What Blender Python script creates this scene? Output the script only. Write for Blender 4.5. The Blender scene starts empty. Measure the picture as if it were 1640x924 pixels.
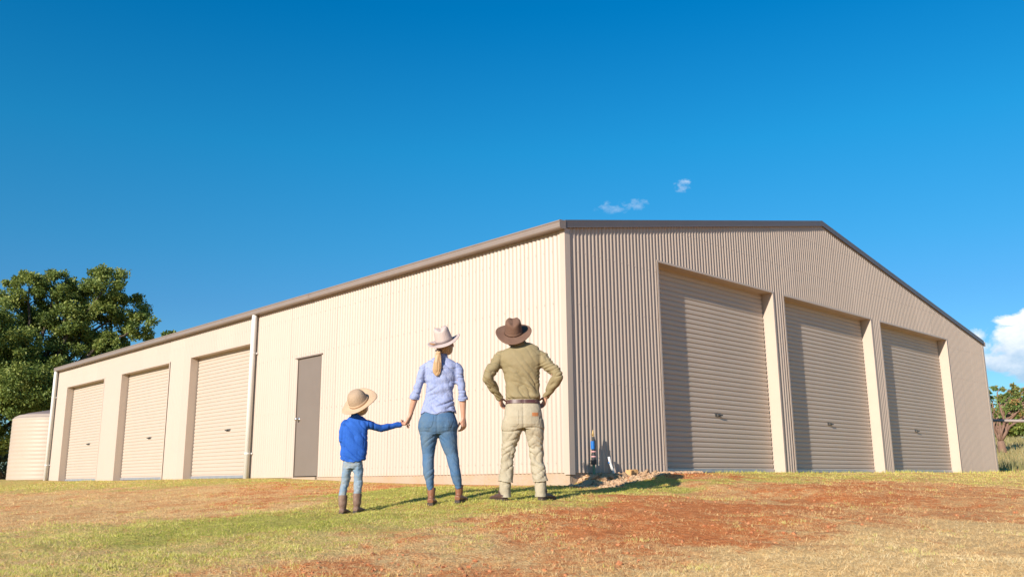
import bpy, bmesh, math, random
import numpy as np
from mathutils import Vector, Matrix, noise
from mathutils.bvhtree import BVHTree

random.seed(7); RNG = np.random.default_rng(11)
scene = bpy.context.scene
C = scene.collection

# ------------------------------------------------------------------ camera
CAM = Vector((-8.178, -7.4416, -0.099))
cam = bpy.data.cameras.new('camera'); camo = bpy.data.objects.new('camera', cam); C.objects.link(camo)
YAW, PITCH, ROLL = -0.7699, 0.2158, -0.0089
F_ = Vector((-math.sin(YAW)*math.cos(PITCH), math.cos(YAW)*math.cos(PITCH), math.sin(PITCH)))
R_ = Vector((math.cos(YAW), math.sin(YAW), 0)); U_ = R_.cross(F_)
R2 = R_*math.cos(ROLL)+U_*math.sin(ROLL); U2 = U_*math.cos(ROLL)-R_*math.sin(ROLL)
camo.matrix_world = Matrix(((R2.x, U2.x, -F_.x, CAM.x), (R2.y, U2.y, -F_.y, CAM.y), (R2.z, U2.z, -F_.z, CAM.z), (0, 0, 0, 1)))
cam.sensor_width = 36; cam.lens = 30.82; cam.clip_start = 0.05; cam.clip_end = 20000
scene.camera = camo

# ------------------------------------------------------------------ light, sky, exposure
SUN_TRAVEL = Vector((0.84, 0.184, -0.336)).normalized()
ELEV = math.asin(-SUN_TRAVEL.z); ROT = math.atan2(-SUN_TRAVEL.x, -SUN_TRAVEL.y)
sun = bpy.data.lights.new('sun', 'SUN'); sun.energy = 5.0; sun.angle = math.radians(0.5); sun.color = (1.0, 0.905, 0.79)
suno = bpy.data.objects.new('sun', sun); C.objects.link(suno)
suno.rotation_euler = SUN_TRAVEL.to_track_quat('-Z', 'Y').to_euler()
w = bpy.data.worlds.new('World'); scene.world = w; w.use_nodes = True
scene.view_settings.view_transform = 'Standard'; scene.view_settings.look = 'None'
scene.view_settings.exposure = 0.58; scene.view_settings.gamma = 1

class NT:
    """tiny node helper"""
    def __init__(s, tree): s.t = tree; s.n = tree.nodes; s.l = tree.links
    def new(s, typ, ins=None, **kw):
        nd = s.n.new(typ)
        for k, v in kw.items(): setattr(nd, k, v)
        for k, v in (ins or {}).items():
            if hasattr(v, 'is_linked') or isinstance(v, bpy.types.NodeSocket): s.l.new(v, nd.inputs[k])
            else: nd.inputs[k].default_value = v
        return nd
    def math(s, op, a, b=0.0, c=0.0, clamp=False):
        nd = s.new('ShaderNodeMath', {0: a, 1: b, 2: c}, operation=op, use_clamp=clamp); return nd.outputs[0]
    def ramp(s, fac, stops, interp='LINEAR'):
        nd = s.new('ShaderNodeValToRGB', {'Fac': fac}); cr = nd.color_ramp; cr.interpolation = interp
        while len(cr.elements) < len(stops): cr.elements.new(0.5)
        for e, (p, c) in zip(cr.elements, stops):
            e.position = p; e.color = (c, c, c, 1) if isinstance(c, (int, float)) else (*c, 1)
        return nd.outputs[0]
    def noise(s, vec, scale, detail=3, rough=.55, dist=0.0, dim='3D', out=0):
        nd = s.new('ShaderNodeTexNoise', {'Scale': scale, 'Detail': detail, 'Roughness': rough, 'Distortion': dist}, noise_dimensions=dim)
        if vec is not None: s.l.new(vec, nd.inputs['Vector'])
        return nd.outputs[out]
    def mix(s, fac, a, b, blend='MIX'):
        nd = s.new('ShaderNodeMix', data_type='RGBA', blend_type=blend)
        for i, v in ((0, fac), (6, a), (7, b)):
            if isinstance(v, bpy.types.NodeSocket): s.l.new(v, nd.inputs[i])
            elif i: nd.inputs[i].default_value = (*v, 1)
            else: nd.inputs[i].default_value = v
        return nd.outputs[2]
    def mapping(s, vec, scale=(1, 1, 1), loc=(0, 0, 0), rot=(0, 0, 0)):
        return s.new('ShaderNodeMapping', {'Vector': vec, 'Scale': scale, 'Location': loc, 'Rotation': rot}).outputs[0]

def build_world():
    w.node_tree.nodes.clear(); N = NT(w.node_tree)
    sky = N.new('ShaderNodeTexSky', sky_type='NISHITA')
    sky.sun_disc = False; sky.sun_elevation = ELEV; sky.sun_rotation = ROT
    sky.altitude = 400; sky.air_density = 1.0; sky.dust_density = 0.2; sky.ozone_density = 2.2
    co = N.new('ShaderNodeTexCoord').outputs['Generated']
    sp = N.new('ShaderNodeSeparateXYZ', {0: co})
    # clear deep-blue grade of the whole sky, by height only
    grad = N.ramp(sp.outputs[2], [(0.0, (.55, .76, .88)), (0.19, (.30, .74, 1.0)), (0.25, (.21, .82, 1.07)), (0.36, (.09, .93, 1.22)), (0.5, (0.0, .84, 1.28)), (1.0, (0.0, .72, 1.2))])
    col = N.mix(1.0, sky.outputs[0], grad, 'MULTIPLY')
    az = N.math('ARCTAN2', sp.outputs[0], sp.outputs[1]); el = N.math('ARCSINE', sp.outputs[2])
    def cloud(col, a0, e0, ra, re, scale, thr, soft, white, shade, amt, seed, nw=3.2):
        da = N.math('DIVIDE', N.math('SUBTRACT', az, math.radians(a0)), math.radians(ra))
        de = N.math('DIVIDE', N.math('SUBTRACT', el, math.radians(e0)), math.radians(re))
        r2 = N.math('ADD', N.math('MULTIPLY', da, da), N.math('MULTIPLY', de, de))
        mask = N.math('SUBTRACT', 1.0, r2)
        v = N.new('ShaderNodeCombineXYZ', {0: az, 1: N.math('MULTIPLY', el, 1.5), 2: seed}).outputs[0]
        nz = N.noise(v, scale, 7, .58, 0.25)
        d = N.math('ADD', mask, N.math('MULTIPLY', N.math('SUBTRACT', nz, .5), nw))
        dens = N.math('MULTIPLY', N.math('DIVIDE', N.math('SUBTRACT', d, thr), soft, clamp=True), amt)
        sh = N.math('ADD', N.math('MULTIPLY', de, .8), N.math('MULTIPLY', N.noise(v, scale*1.7, 6, .6), 1.5))
        cc = N.mix(N.math('SUBTRACT', sh, .25, clamp=True), shade, white)
        return N.mix(dens, col, cc)
    W_, S_ = (8.8, 9.0, 9.4), (3.6, 5.2, 6.9)
    col = cloud(col, 79.2, 7.0, 7.6, 2.7, 28, -.02, .30, W_, S_, .97, 2.6, 2.3)
    T_ = (6.0, 6.8, 8.0)
    col = cloud(col, 51.0, 17.45, 1.7, .55, 90, .45, 1.3, W_, T_, .30, 4.1)
    col = cloud(col, 52.75, 17.55, .8, .5, 100, .40, 1.2, W_, T_, .28, 7.7)
    col = cloud(col, 55.8, 18.6, .75, .55, 95, .38, 1.0, W_, T_, .42, 9.9)
    bg = N.new('ShaderNodeBackground', {'Color': col, 'Strength': 0.085})
    out = N.new('ShaderNodeOutputWorld', {'Surface': bg.outputs[0]})
build_world()

# ------------------------------------------------------------------ materials
def mat(name, base, rough=.6, var=None, bump=None, metal=0.0, spec=.5, extra=None, coord='Object'):
    m = bpy.data.materials.new(name); m.use_nodes = True; m.node_tree.nodes.clear(); N = NT(m.node_tree)
    co = N.new('ShaderNodeTexCoord').outputs[coord]
    if var:   # list of (scale, amount, other colour)
        col = None
        for (sc, amt, oc) in var:
            n = N.ramp(N.noise(N.mapping(co, sc if isinstance(sc, tuple) else (sc,)*3), 1.0, 5, .6), [(.38, 0.0), (.66, amt)])
            col = N.mix(n, base if col is None else col, oc)
    else: col = None
    p = N.new('ShaderNodeBsdfPrincipled', {'Roughness': rough, 'Metallic': metal, 'Specular IOR Level': spec})
    if col is None: p.inputs['Base Color'].default_value = (*base, 1)
    else: N.l.new(col, p.inputs['Base Color'])
    if bump:
        h = None
        for (sc, st, det) in bump:
            n = N.noise(N.mapping(co, sc if isinstance(sc, tuple) else (sc,)*3), 1.0, det, .6)
            b = N.new('ShaderNodeBump', {'Height': n, 'Strength': 1.0, 'Distance': st})
            if h is not None: N.l.new(h, b.inputs['Normal'])
            h = b.outputs[0]
        N.l.new(h, p.inputs['Normal'])
    N.new('ShaderNodeOutputMaterial', {'Surface': p.outputs[0]})
    if extra: extra(N, p, co, col)
    return m

CREAM = (.445, .363, .301)
def wall_extra(N, p, co, col):       # red dust thrown up on the lowest part of the cladding, faint streaks
    pos = N.new('ShaderNodeNewGeometry').outputs['Position']
    z = N.new('ShaderNodeSeparateXYZ', {0: pos}).outputs[2]
    nz = N.noise(N.mapping(pos, (3, 3, 1.2)), 1.0, 4)
    f = N.math('MULTIPLY', N.math('SUBTRACT', .55, N.math('ADD', N.math('MULTIPLY', z, 3.2), N.math('MULTIPLY', nz, .75)), clamp=True), .8)
    st = N.ramp(N.noise(N.mapping(pos, (9, 9, .35)), 1.0, 4), [(.45, 0.0), (.75, .10)])
    c2 = N.mix(f, N.mix(st, col, (.52, .42, .31)), (.55, .33, .18))
    N.l.new(c2, p.inputs['Base Color'])
    # per sheet tone
    oi = N.new('ShaderNodeObjectInfo').outputs['Random']
    hsv = N.new('ShaderNodeHueSaturation', {'Color': c2, 'Value': N.math('ADD', .975, N.math('MULTIPLY', oi, .05))})
    N.l.new(hsv.outputs[0], p.inputs['Base Color'])
M = {}
M['wall'] = mat('cream_steel', CREAM, .48, var=[(1.3, .25, (.41, .333, .270))], extra=wall_extra, spec=.4)
M['curtain'] = mat('cream_curtain', (.465, .385, .316), .5, var=[(2.2, .3, (.43, .355, .288))], extra=wall_extra, spec=.4)
M['trim'] = mat('cream_trim', (.49, .395, .32), .42, var=[(3, .3, (.455, .36, .29))])
M['gutter'] = mat('taupe_gutter', (.235, .185, .155), .4, var=[(4, .4, (.20, .155, .13))])
M['barge'] = mat('shaded_barge', (.12, .10, .098), .45, var=[(3, .4, (.10, .083, .08))])  # taupe trim with the gable's grazing-light darkness put into its colour
M['roof'] = mat('taupe_roof', (.20, .165, .145), .45, var=[(2, .4, (.17, .14, .12))])
M['white_pipe'] = mat('white_pipe', (.66, .64, .61), .35, var=[(5, .3, (.60, .56, .50))])
M['door'] = mat('taupe_door', (.185, .148, .122), .45, var=[(2.5, .5, (.165, .13, .105))])
M['metal'] = mat('dull_steel', (.55, .56, .58), .35, metal=.9, var=[(30, .5, (.35, .35, .36))])
M['locksteel'] = mat('lock_steel', (.10, .095, .09), .45, metal=.3, var=[(30, .5, (.16, .14, .12))])
M['blackmetal'] = mat('black_lock', (.03, .03, .035), .4, var=[(30, .5, (.06, .055, .05))])
M['rail'] = mat('bottom_rail', (.42, .44, .48), .35, metal=.5, var=[(6, .6, (.34, .33, .33))])
M['concrete'] = mat('slab_concrete', (.42, .32, .23), .85, var=[(2.5, .8, (.44, .28, .165)), (14, .5, (.36, .30, .24))], bump=[(25, .01, 4), (120, .003, 2)])
M['tank'] = mat('tank_steel', (.44, .350, .275), .5, var=[(2, .5, (.40, .31, .24))])
M['tankroof'] = mat('tank_roof', (.25, .19, .165), .5, var=[(3, .5, (.21, .16, .14))])
M['rock'] = mat('tan_rock', (.52, .34, .19), .9, var=[(9, .9, (.42, .22, .11)), (30, .5, (.6, .45, .30))], bump=[(30, .01, 4)])
M['ochre'] = mat('ochre_block', (.55, .33, .14), .9, var=[(14, .8, (.42, .22, .09))], bump=[(40, .006, 4)])
M['clod'] = mat('red_clod', (.40, .145, .058), .95, var=[(11, .9, (.52, .21, .09))], bump=[(40, .004, 3)])
M['green_pipe'] = mat('green_pipe', (.10, .22, .14), .5, var=[(20, .5, (.08, .16, .10))])
M['blue'] = mat('blue_plastic', (.005, .14, .46), .45, var=[(20, .4, (.005, .10, .38))])
M['pink'] = mat('pink_tape', (.62, .33, .33), .5, var=[(40, .4, (.55, .25, .25))])
M['brass'] = mat('brass', (.55, .36, .14), .4, metal=.5, var=[(30, .5, (.40, .24, .08))])
M['fence'] = mat('pale_rail', (.30, .25, .225), .7, var=[(4, .6, (.22, .17, .15))])
def leafmat(name, a, b, c, trans=.35):
    def ex(N, p, co, col):
        at = N.new('ShaderNodeAttribute', attribute_name='tone').outputs['Fac']
        cc = N.ramp(at, [(0.0, a), (.55, b), (1.0, c)])
        N.l.new(cc, p.inputs['Base Color'])
        tr = N.new('ShaderNodeBsdfTranslucent', {'Color': cc})
        mx = N.new('ShaderNodeMixShader', {0: trans, 1: p.outputs[0], 2: tr.outputs[0]})
        o = [n for n in N.n if n.type == 'OUTPUT_MATERIAL'][0]; N.l.new(mx.outputs[0], o.inputs[0])
    return mat(name, b, .55, extra=ex, spec=.35)
M['leaf'] = leafmat('leaf', (.07, .11, .022), (.19, .25, .055), (.36, .38, .10))
M['leaf2'] = leafmat('dry_leaf', (.10, .17, .05), (.22, .28, .08), (.48, .22, .10))
M['leaf3'] = leafmat('bush_leaf', (.035, .055, .03), (.08, .10, .045), (.15, .17, .08))
M['grass'] = leafmat('green_blade', (.26, .285, .045), (.50, .50, .09), (.74, .66, .24), .35)
M['tall'] = leafmat('tall_blade', (.06, .09, .02), (.20, .20, .07), (.36, .29, .14), .3)
M['straw'] = leafmat('straw_blade', (.64, .40, .17), (.88, .63, .30), (.92, .78, .48), .35)
M['bark'] = mat('dark_bark', (.075, .055, .042), .9, var=[((8, 8, 2), .8, (.12, .09, .07))], bump=[((12, 12, 3), .03, 4)])
M['bark2'] = mat('pink_bark', (.22, .13, .09), .9, var=[((4, 4, 1), .8, (.14, .08, .055))], bump=[((8, 8, 2), .04, 4)])

# ------------------------------------------------------------------ object helpers
def link(name, me, m=None, parent=None):
    o = bpy.data.objects.new(name, me); C.objects.link(o)
    if m is not None and me is not None and not me.materials: me.materials.append(m)
    if parent is not None: o.parent = parent
    return o
def obj(name, bm, m, parent=None, smooth=False):
    me = bpy.data.meshes.new(name)
    bmesh.ops.recalc_face_normals(bm, faces=bm.faces)
    if smooth:
        for f in bm.faces: f.smooth = True
    bm.to_mesh(me); bm.free()
    return link(name, me, m, parent)
def tag(o, label=None, cat=None, group=None, kind=None):
    if label: o['label'] = label
    if cat: o['category'] = cat
    if group: o['group'] = group
    if kind: o['kind'] = kind
    return o
def empty(name, loc, label, cat, group=None, rz=0):
    o = bpy.data.objects.new(name, None); C.objects.link(o); o.location = loc; o.rotation_euler = (0, 0, rz)
    o.empty_display_size = .2
    return tag(o, label, cat, group)
def box(bm, x0, x1, y0, y1, z0, z1, bev=0):
    r = bmesh.ops.create_cube(bm, size=1)
    for v in r['verts']:
        v.co = Vector((x0+(v.co.x+.5)*(x1-x0), y0+(v.co.y+.5)*(y1-y0), z0+(v.co.z+.5)*(z1-z0)))
    if bev:
        es = list({e for v in r['verts'] for e in v.link_edges})
        bmesh.ops.bevel(bm, geom=es, offset=bev, segments=2, affect='EDGES')
def mesh_np(name, verts, faces, m, parent=None, smooth=False):
    me = bpy.data.meshes.new(name); me.from_pydata([tuple(v) for v in verts], [], faces); me.validate()
    if smooth: me.polygons.foreach_set('use_smooth', [True]*len(me.polygons))
    return link(name, me, m, parent)

def loft_add(bm, pts, n=16, power=2.0, refb=Vector((0, 1, 0)), cap=True, horiz=False):
    """closed tube through rings (x,y,z,a,b): a = half width across, b = half depth along refb"""
    P = [Vector(p[:3]) for p in pts]; rings = []
    for i, p in enumerate(pts):
        t = (P[min(i+1, len(P)-1)]-P[max(i-1, 0)]).normalized()
        if horiz: t = Vector((0, 0, 1 if P[-1].z > P[0].z else -1))
        b = refb-t*refb.dot(t)
        if b.length < 1e-3: b = Vector((1, 0, 0))-t*t.x
        b.normalize(); a = b.cross(t).normalized()
        ring = []
        for k in range(n):
            th = 2*math.pi*k/n; c, s = math.cos(th), math.sin(th)
            c = math.copysign(abs(c)**(2/power), c); s = math.copysign(abs(s)**(2/power), s)
            ring.append(bm.verts.new(P[i]+a*(c*p[3])+b*(s*p[4])))
        rings.append(ring)
    for r0, r1 in zip(rings, rings[1:]):
        for k in range(n): bm.faces.new((r0[k], r0[(k+1) % n], r1[(k+1) % n], r1[k]))
    if cap:
        bm.faces.new(rings[0][::-1]); bm.faces.new(rings[-1])
    return rings
def tube(bm, pts, r, n=8):
    loft_add(bm, [(*p, r if not isinstance(r, (list, tuple)) else r[i], r if not isinstance(r, (list, tuple)) else r[i]) for i, p in enumerate(pts)], n, refb=Vector((.013, 1, .021)))
def ell(bm, c, rx, ry, rz, seg=14, rot=None):
    r = bmesh.ops.create_uvsphere(bm, u_segments=seg, v_segments=max(6, seg//2), radius=1)
    for v in r['verts']:
        q = Vector((v.co.x*rx, v.co.y*ry, v.co.z*rz))
        if rot is not None: q = rot @ q
        v.co = q+Vector(c)

# ------------------------------------------------------------------ terrain
WX, WY, HE, HR, RX = 15.43, 19.92, 3.212, 4.675, 7.25
def sstep(a, b, x): t = np.clip((x-a)/(b-a), 0, 1); return t*t*(3-2*t)
def vnoise(x, y, s, seed=0):
    """cheap smooth value noise, numpy"""
    x = np.asarray(x, float)*s+seed*17.3; y = np.asarray(y, float)*s+seed*9.1
    xi = np.floor(x).astype(np.int64); yi = np.floor(y).astype(np.int64); fx = x-xi; fy = y-yi
    fx = fx*fx*(3-2*fx); fy = fy*fy*(3-2*fy)
    def h(a, b):
        n = (a*374761393+b*668265263+seed*1442695041) & 0x7fffffff
        n = ((n ^ (n >> 13))*1274126177) & 0x7fffffff
        return ((n ^ (n >> 16)) & 0xffff)/65535.0
    return (h(xi, yi)*(1-fx)+h(xi+1, yi)*fx)*(1-fy)+(h(xi, yi+1)*(1-fx)+h(xi+1, yi+1)*fx)*fy
def ground_z(x, y, rough=True):
    x = np.asarray(x, float); y = np.asarray(y, float)
    dx = np.maximum(0, np.maximum(-x, x-WX)); dy = np.maximum(0, np.maximum(-y, y-WY)); r = np.hypot(dx, dy)
    px = np.clip(x, 0, WX); py = np.clip(y, 0, WY)
    edge = -.105+.10*np.maximum(sstep(0, 8, py), sstep(0.1, 1.6, px))
    z = edge-.0735*np.minimum(r, 9)-.03*np.clip(r-9, 0, 20)
    back = .085+0*x
    wb = np.maximum(sstep(17, 24, y), sstep(13, 20, x))
    z = z*(1-wb)+(back-.0*r)*wb
    z = np.where((x > WX-.5) & (wb < 1), np.minimum(z, back), z)
    z = z+3.2*sstep(24, 85, x)*sstep(-30, 0, y)
    far = sstep(60, 400, np.hypot(x, y)); z = z*(1-far)+2.2*far
    z = z-.055*np.exp(-(r/.6)**2)*(1-sstep(3.5, 8, py))*(1-sstep(0.0, .5, px))
    # soil bank by the near corner of the slab
    bk = sstep(.02, .40, x)*(1-sstep(.16, .50, -y+.14*x+.05*np.sin(x*4)))*(1-sstep(1.6, 2.7, x))*(y < .1)
    z = z*(1-bk)+bk*(-.040+.022*vnoise(x, y, 4.5, 61))
    if rough:
        near = sstep(.05, .6, r)*(1-sstep(25, 60, np.hypot(x, y)))
        z = z+near*((vnoise(x, y, .8, 1)-.5)*.05+(vnoise(x, y, 2.7, 2)-.5)*.035+(vnoise(x, y, 9, 3)-.5)*.016)
    inside = (x > .06) & (x < WX-.06) & (y > .06) & (y < WY-.06)
    return np.where(inside, -.35, z)
# cover of the paddock: (x, y) of places, how green, how much dead straw covers the red soil
COVER = None
def cover(x, y):
    x = np.asarray(x, float); y = np.asarray(y, float)
    a = np.arctan2(x+8.178, y+7.44); L = np.log(np.maximum(.5, np.hypot(x+8.178, y+7.44)))
    a = a+.05*(vnoise(x, y, 1.1, 5)-.5)+.04*(vnoise(x, y, 3.1, 6)-.5); L = L+.16*(vnoise(x, y, .9, 7)-.5)+.10*(vnoise(x, y, 3.3, 8)-.5)
    num = np.zeros((2,)+x.shape); den = np.zeros(x.shape)
    for (ca, cl, g, s) in COVER:
        d2 = ((a-ca)/.11)**2+((L-cl)/.10)**2+.02
        wgt = 1/d2**2; den += wgt; num[0] += wgt*g; num[1] += wgt*s
    return num[0]/den, num[1]/den
COVER = [(0.276, 3.268, 0.6, 0.6), (0.361, 2.955, 0.55, 0.6), (0.452, 2.824, 0.65, 0.6), (0.516, 2.711, 0.55, 0.6), (0.549, 2.617, 0.4, 0.4), (0.278, 2.708, 0.05, 0.6), (0.392, 2.569, 0.0, 0.6), (0.517, 2.497, 0.05, 0.5), (0.576, 2.434, 0.1, 0.4), (0.363, 2.366, 0.05, 0.6), (0.28, 2.384, 0.05, 0.6), (0.485, 2.313, 0.15, 0.6), (0.63, 2.38, 0.9, 0.4), (0.685, 2.303, 0.95, 0.4), (0.754, 2.308, 0.9, 0.4), (0.823, 2.277, 0.85, 0.4), (0.892, 2.37, 0.8, 0.5), (0.96, 2.389, 0.75, 0.5), (1.027, 2.485, 0.65, 0.6), (1.091, 2.643, 0.6, 0.5), (1.182, 2.862, 0.45, 0.6), (1.266, 3.127, 0.45, 0.6), (0.59, 2.022, 0.8, 0.5), (0.518, 2.001, 0.95, 0.4), (0.425, 1.988, 0.85, 0.5), (0.651, 1.924, 0.6, 0.6), (0.309, 2.048, 0.5, 0.7), (0.396, 1.783, 0.55, 0.7), (0.552, 1.783, 0.5, 0.7), (0.284, 1.833, 0.45, 0.7), (0.685, 2.035, 0.65, 0.5), (0.789, 2.11, 0.6, 0.5), (0.652, 1.639, 0.1, 0.5), (0.585, 1.609, 0.15, 0.45), (0.719, 1.775, 0.3, 0.6), (0.788, 1.887, 0.1, 0.39), (0.857, 2.028, 0.05, 0.29000000000000004), (0.959, 2.146, 0.05, 0.26), (0.958, 1.872, 0.0, 0.26), (1.056, 2.079, 0.0, 0.22000000000000003), (1.15, 2.282, 0.05, 0.34), (1.209, 2.534, 0.1, 0.44), (1.263, 2.327, 0.0, 0.5), (1.055, 1.895, 0.0, 0.34), (0.822, 1.766, 0.0, 0.44), (0.924, 1.723, 0.0, 0.5), (1.021, 1.696, 0.0, 0.75), (1.147, 1.887, 0.0, 0.75), (1.26, 2.028, 0.0, 0.75), (1.256, 1.714, 0.0, 1.0), (1.144, 1.658, 0.0, 1.0), (0.956, 1.579, 0.0, 0.75), (0.754, 1.579, 0.0, 0.45), (1.026, 2.322, 0.15, 0.49), (1.121, 2.393, 0.05, 0.34), (0.851, 2.411, 0.0, 0.49), (0.906, 2.447, 0.0, 0.4), (0.947, 2.464, 0.0, 0.49), (0.961, 2.501, 0.2, 0.1), (1.024, 1.939, 0.05, 0.24000000000000002), (0.891, 1.939, 0.05, 0.26), (1.106, 2.008, 0.0, 0.44), (1.178, 2.134, 0.0, 0.44), (0.1, 4.0, 0.5, 0.8), (0.5, 4.0, 0.5, 0.8), (0.9, 4.0, 0.5, 0.8), (1.2, 4.0, 0.5, 0.8), (1.5, 4.0, 0.5, 0.8)]

def make_ground():
    nr, na = 620, 520
    rad = .3*(2600/.3)**(np.linspace(0, 1, nr)**1.0)
    # finer rings between 3 m and 30 m
    rad = np.unique(np.concatenate([np.geomspace(.3, 3, 30), np.geomspace(3, 32, 420), np.geomspace(32, 3000, 110)]))
    ang = np.unique(np.concatenate([np.linspace(-math.pi, math.pi, 121), np.linspace(.05, 1.5, 470)]))[:-1]
    A, Rr = np.meshgrid(ang, rad); X = CAM.x+Rr*np.sin(A); Y = CAM.y+Rr*np.cos(A)
    Z = ground_z(X, Y); g, s = cover(X, Y)
    nA, nR = len(ang), len(rad)
    V = np.stack([X, Y, Z], -1).reshape(-1, 3)
    V = np.vstack([V, [[CAM.x, CAM.y, float(ground_z(CAM.x, CAM.y))]]])
    i = np.arange((nR-1)*nA); r_, a_ = i//nA, i % nA; a2 = (a_+1) % nA
    Fq = np.stack([r_*nA+a_, r_*nA+a2, (r_+1)*nA+a2, (r_+1)*nA+a_], -1)
    me = bpy.data.meshes.new('ground')
    tri = [(len(V)-1, (k+1) % nA, k) for k in range(nA)]
    nf = len(Fq)+len(tri)
    me.vertices.add(len(V)); me.vertices.foreach_set('co', V.ravel())
    loops = np.concatenate([Fq[:, ::-1].ravel(), np.array(tri)[:, ::-1].ravel()])
    me.loops.add(len(loops)); me.loops.foreach_set('vertex_index', loops)
    st = np.concatenate([np.arange(len(Fq))*4, len(Fq)*4+np.arange(len(tri))*3])
    me.polygons.add(nf); me.polygons.foreach_set('loop_start', st); me.update(calc_edges=True)
    me.polygons.foreach_set('use_smooth', np.ones(nf, bool))
    for nm, arr in (('green', g), ('straw', s)):
        at = me.attributes.new(nm, 'FLOAT', 'POINT'); at.data.foreach_set('value', np.append(arr.ravel(), 0).astype(np.float32))
    me.validate()
    m = bpy.data.materials.new('paddock_soil'); m.use_nodes = True; m.node_tree.nodes.clear(); N = NT(m.node_tree)
    pos = N.new('ShaderNodeNewGeometry').outputs['Position']
    ga = N.new('ShaderNodeAttribute', attribute_name='green').outputs['Fac']
    sa = N.new('ShaderNodeAttribute', attribute_name='straw').outputs['Fac']
    n1 = N.noise(pos, 2.2, 6, .65); n2 = N.noise(pos, 14, 5, .65); n3 = N.noise(pos, 60, 4, .6); n4 = N.noise(pos, 7, 4, .6, 1.0)
    soil = N.ramp(n2, [(.25, (.46, .15, .055)), (.5, (.64, .208, .064)), (.75, (.78, .37, .15))])
    strawc = N.ramp(n3, [(.3, (.56, .32, .12)), (.55, (.82, .54, .24)), (.75, (.88, .70, .40))])
    greenc = N.ramp(n3, [(.3, (.30, .29, .055)), (.6, (.52, .48, .11)), (.8, (.68, .56, .22))])
    fs = N.math('ADD', N.math('MULTIPLY', sa, 1.55), N.math('SUBTRACT', N.math('MULTIPLY', N.math('ADD', n1, n4), 1.1), 1.62))
    fs = N.ramp(N.math('ADD', fs, N.math('MULTIPLY', N.math('SUBTRACT', n3, .5), .8)), [(.0, 0.0), (.5, 1.0)])
    fg = N.math('ADD', ga, N.math('SUBTRACT', N.math('ADD', n4, N.math('MULTIPLY', n2, .7)), 1.15))
    fg = N.ramp(fg, [(.0, 0.0), (.5, .92)])
    col = N.mix(fg, N.mix(fs, soil, strawc), greenc)
    p = N.new('ShaderNodeBsdfPrincipled', {'Base Color': col, 'Roughness': .95, 'Specular IOR Level': .15})
    b1 = N.new('ShaderNodeBump', {'Height': n2, 'Distance': .05, 'Strength': 1.0})
    b2 = N.new('ShaderNodeBump', {'Height': n3, 'Distance': .022, 'Strength': 1.0, 'Normal': b1.outputs[0]})
    N.l.new(b2.outputs[0], p.inputs['Normal']); N.new('ShaderNodeOutputMaterial', {'Surface': p.outputs[0]})
    tag(link('ground', me, m), 'gently rising paddock of red soil, straw and mown grass', None, None, 'structure')
make_ground()

# ------------------------------------------------------------------ shed
SHED = empty('shed', (0, 0, 0), 'large cream corrugated steel farm shed with a taupe gutter and six roller doors', 'shed')
PITCH_R = .0762; AMP = .0085
GD = [(1.9953, 5.2213), (5.6011, 9.0201), (9.4529, 12.9955)]; GH = 2.993; GREC = .186
LD = [(8.25, 11.03), (12.155, 14.958), (16.156, 18.964)]; LH = 2.57; LREC = .16
PD = (5.781, 6.562); PH = 2.08
def sheet_mesh(u0, u1, zb, zt, opens, wall):
    """corrugated strip; u along the wall; opens = [(a, b, head)]"""
    V, Fc = [], []
    br = [u0]+sorted(x for o_ in opens for x in o_[:2] if u0 < x < u1)+[u1]
    for a, b in zip(br, br[1:]):
        if b-a < 1e-4: continue
        mid = (a+b)/2; low = zb
        for o_ in opens:
            if o_[0] < mid < o_[1]: low = o_[2]
        n = max(2, int(round((b-a)/(PITCH_R/8)))); base = len(V)
        for i in range(n+1):
            u = a+(b-a)*i/n; d = AMP*math.cos(2*math.pi*u/PITCH_R)
            for z in (low, zt(u)): V.append((d, u, z) if wall == 'long' else (u, d, z))
        for i in range(n):
            k = base+2*i; Fc.append((k, k+2, k+3, k+1))
    return V, Fc
def clad(u_from, u_to, zb, zt, opens, wall):
    SW = PITCH_R*10; k = 0; u = u_from; cache = {}
    while u < u_to-1e-3:
        v = min(u+SW, u_to); hit = [o_ for o_ in opens if o_[0] < v and o_[1] > u]
        flat = wall == 'long' and not hit and abs(v-u-SW) < 1e-6
        if flat and 'm' in cache:
            o = bpy.data.objects.new('wall_sheet', cache['m']); C.objects.link(o); o.parent = SHED; o.location = (0, u-cache['u'], 0)
        else:
            V, Fc = sheet_mesh(u, v, zb, zt, hit, wall)
            o = mesh_np('wall_sheet', V, Fc, M['wall'], SHED, True)
            if flat: cache['m'] = o.data; cache['u'] = u
        off = -.0018*(k % 2)
        if wall == 'long': o.location.x += off
        else: o.location.y += off
        u = v; k += 1
clad(0.0, WY, -.008, lambda u: HE-.06, [(a, b, LH) for a, b in LD]+[(PD[0], PD[1], PH)], 'long')
rf = lambda x: HE+(HR-HE)*x/RX if x < RX else HE+(HR-HE)*(WX-x)/(WX-RX)
clad(0.0, WX, -.008, lambda u: rf(u)-.05, [(a, b, GH) for a, b in GD], 'gable')
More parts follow.
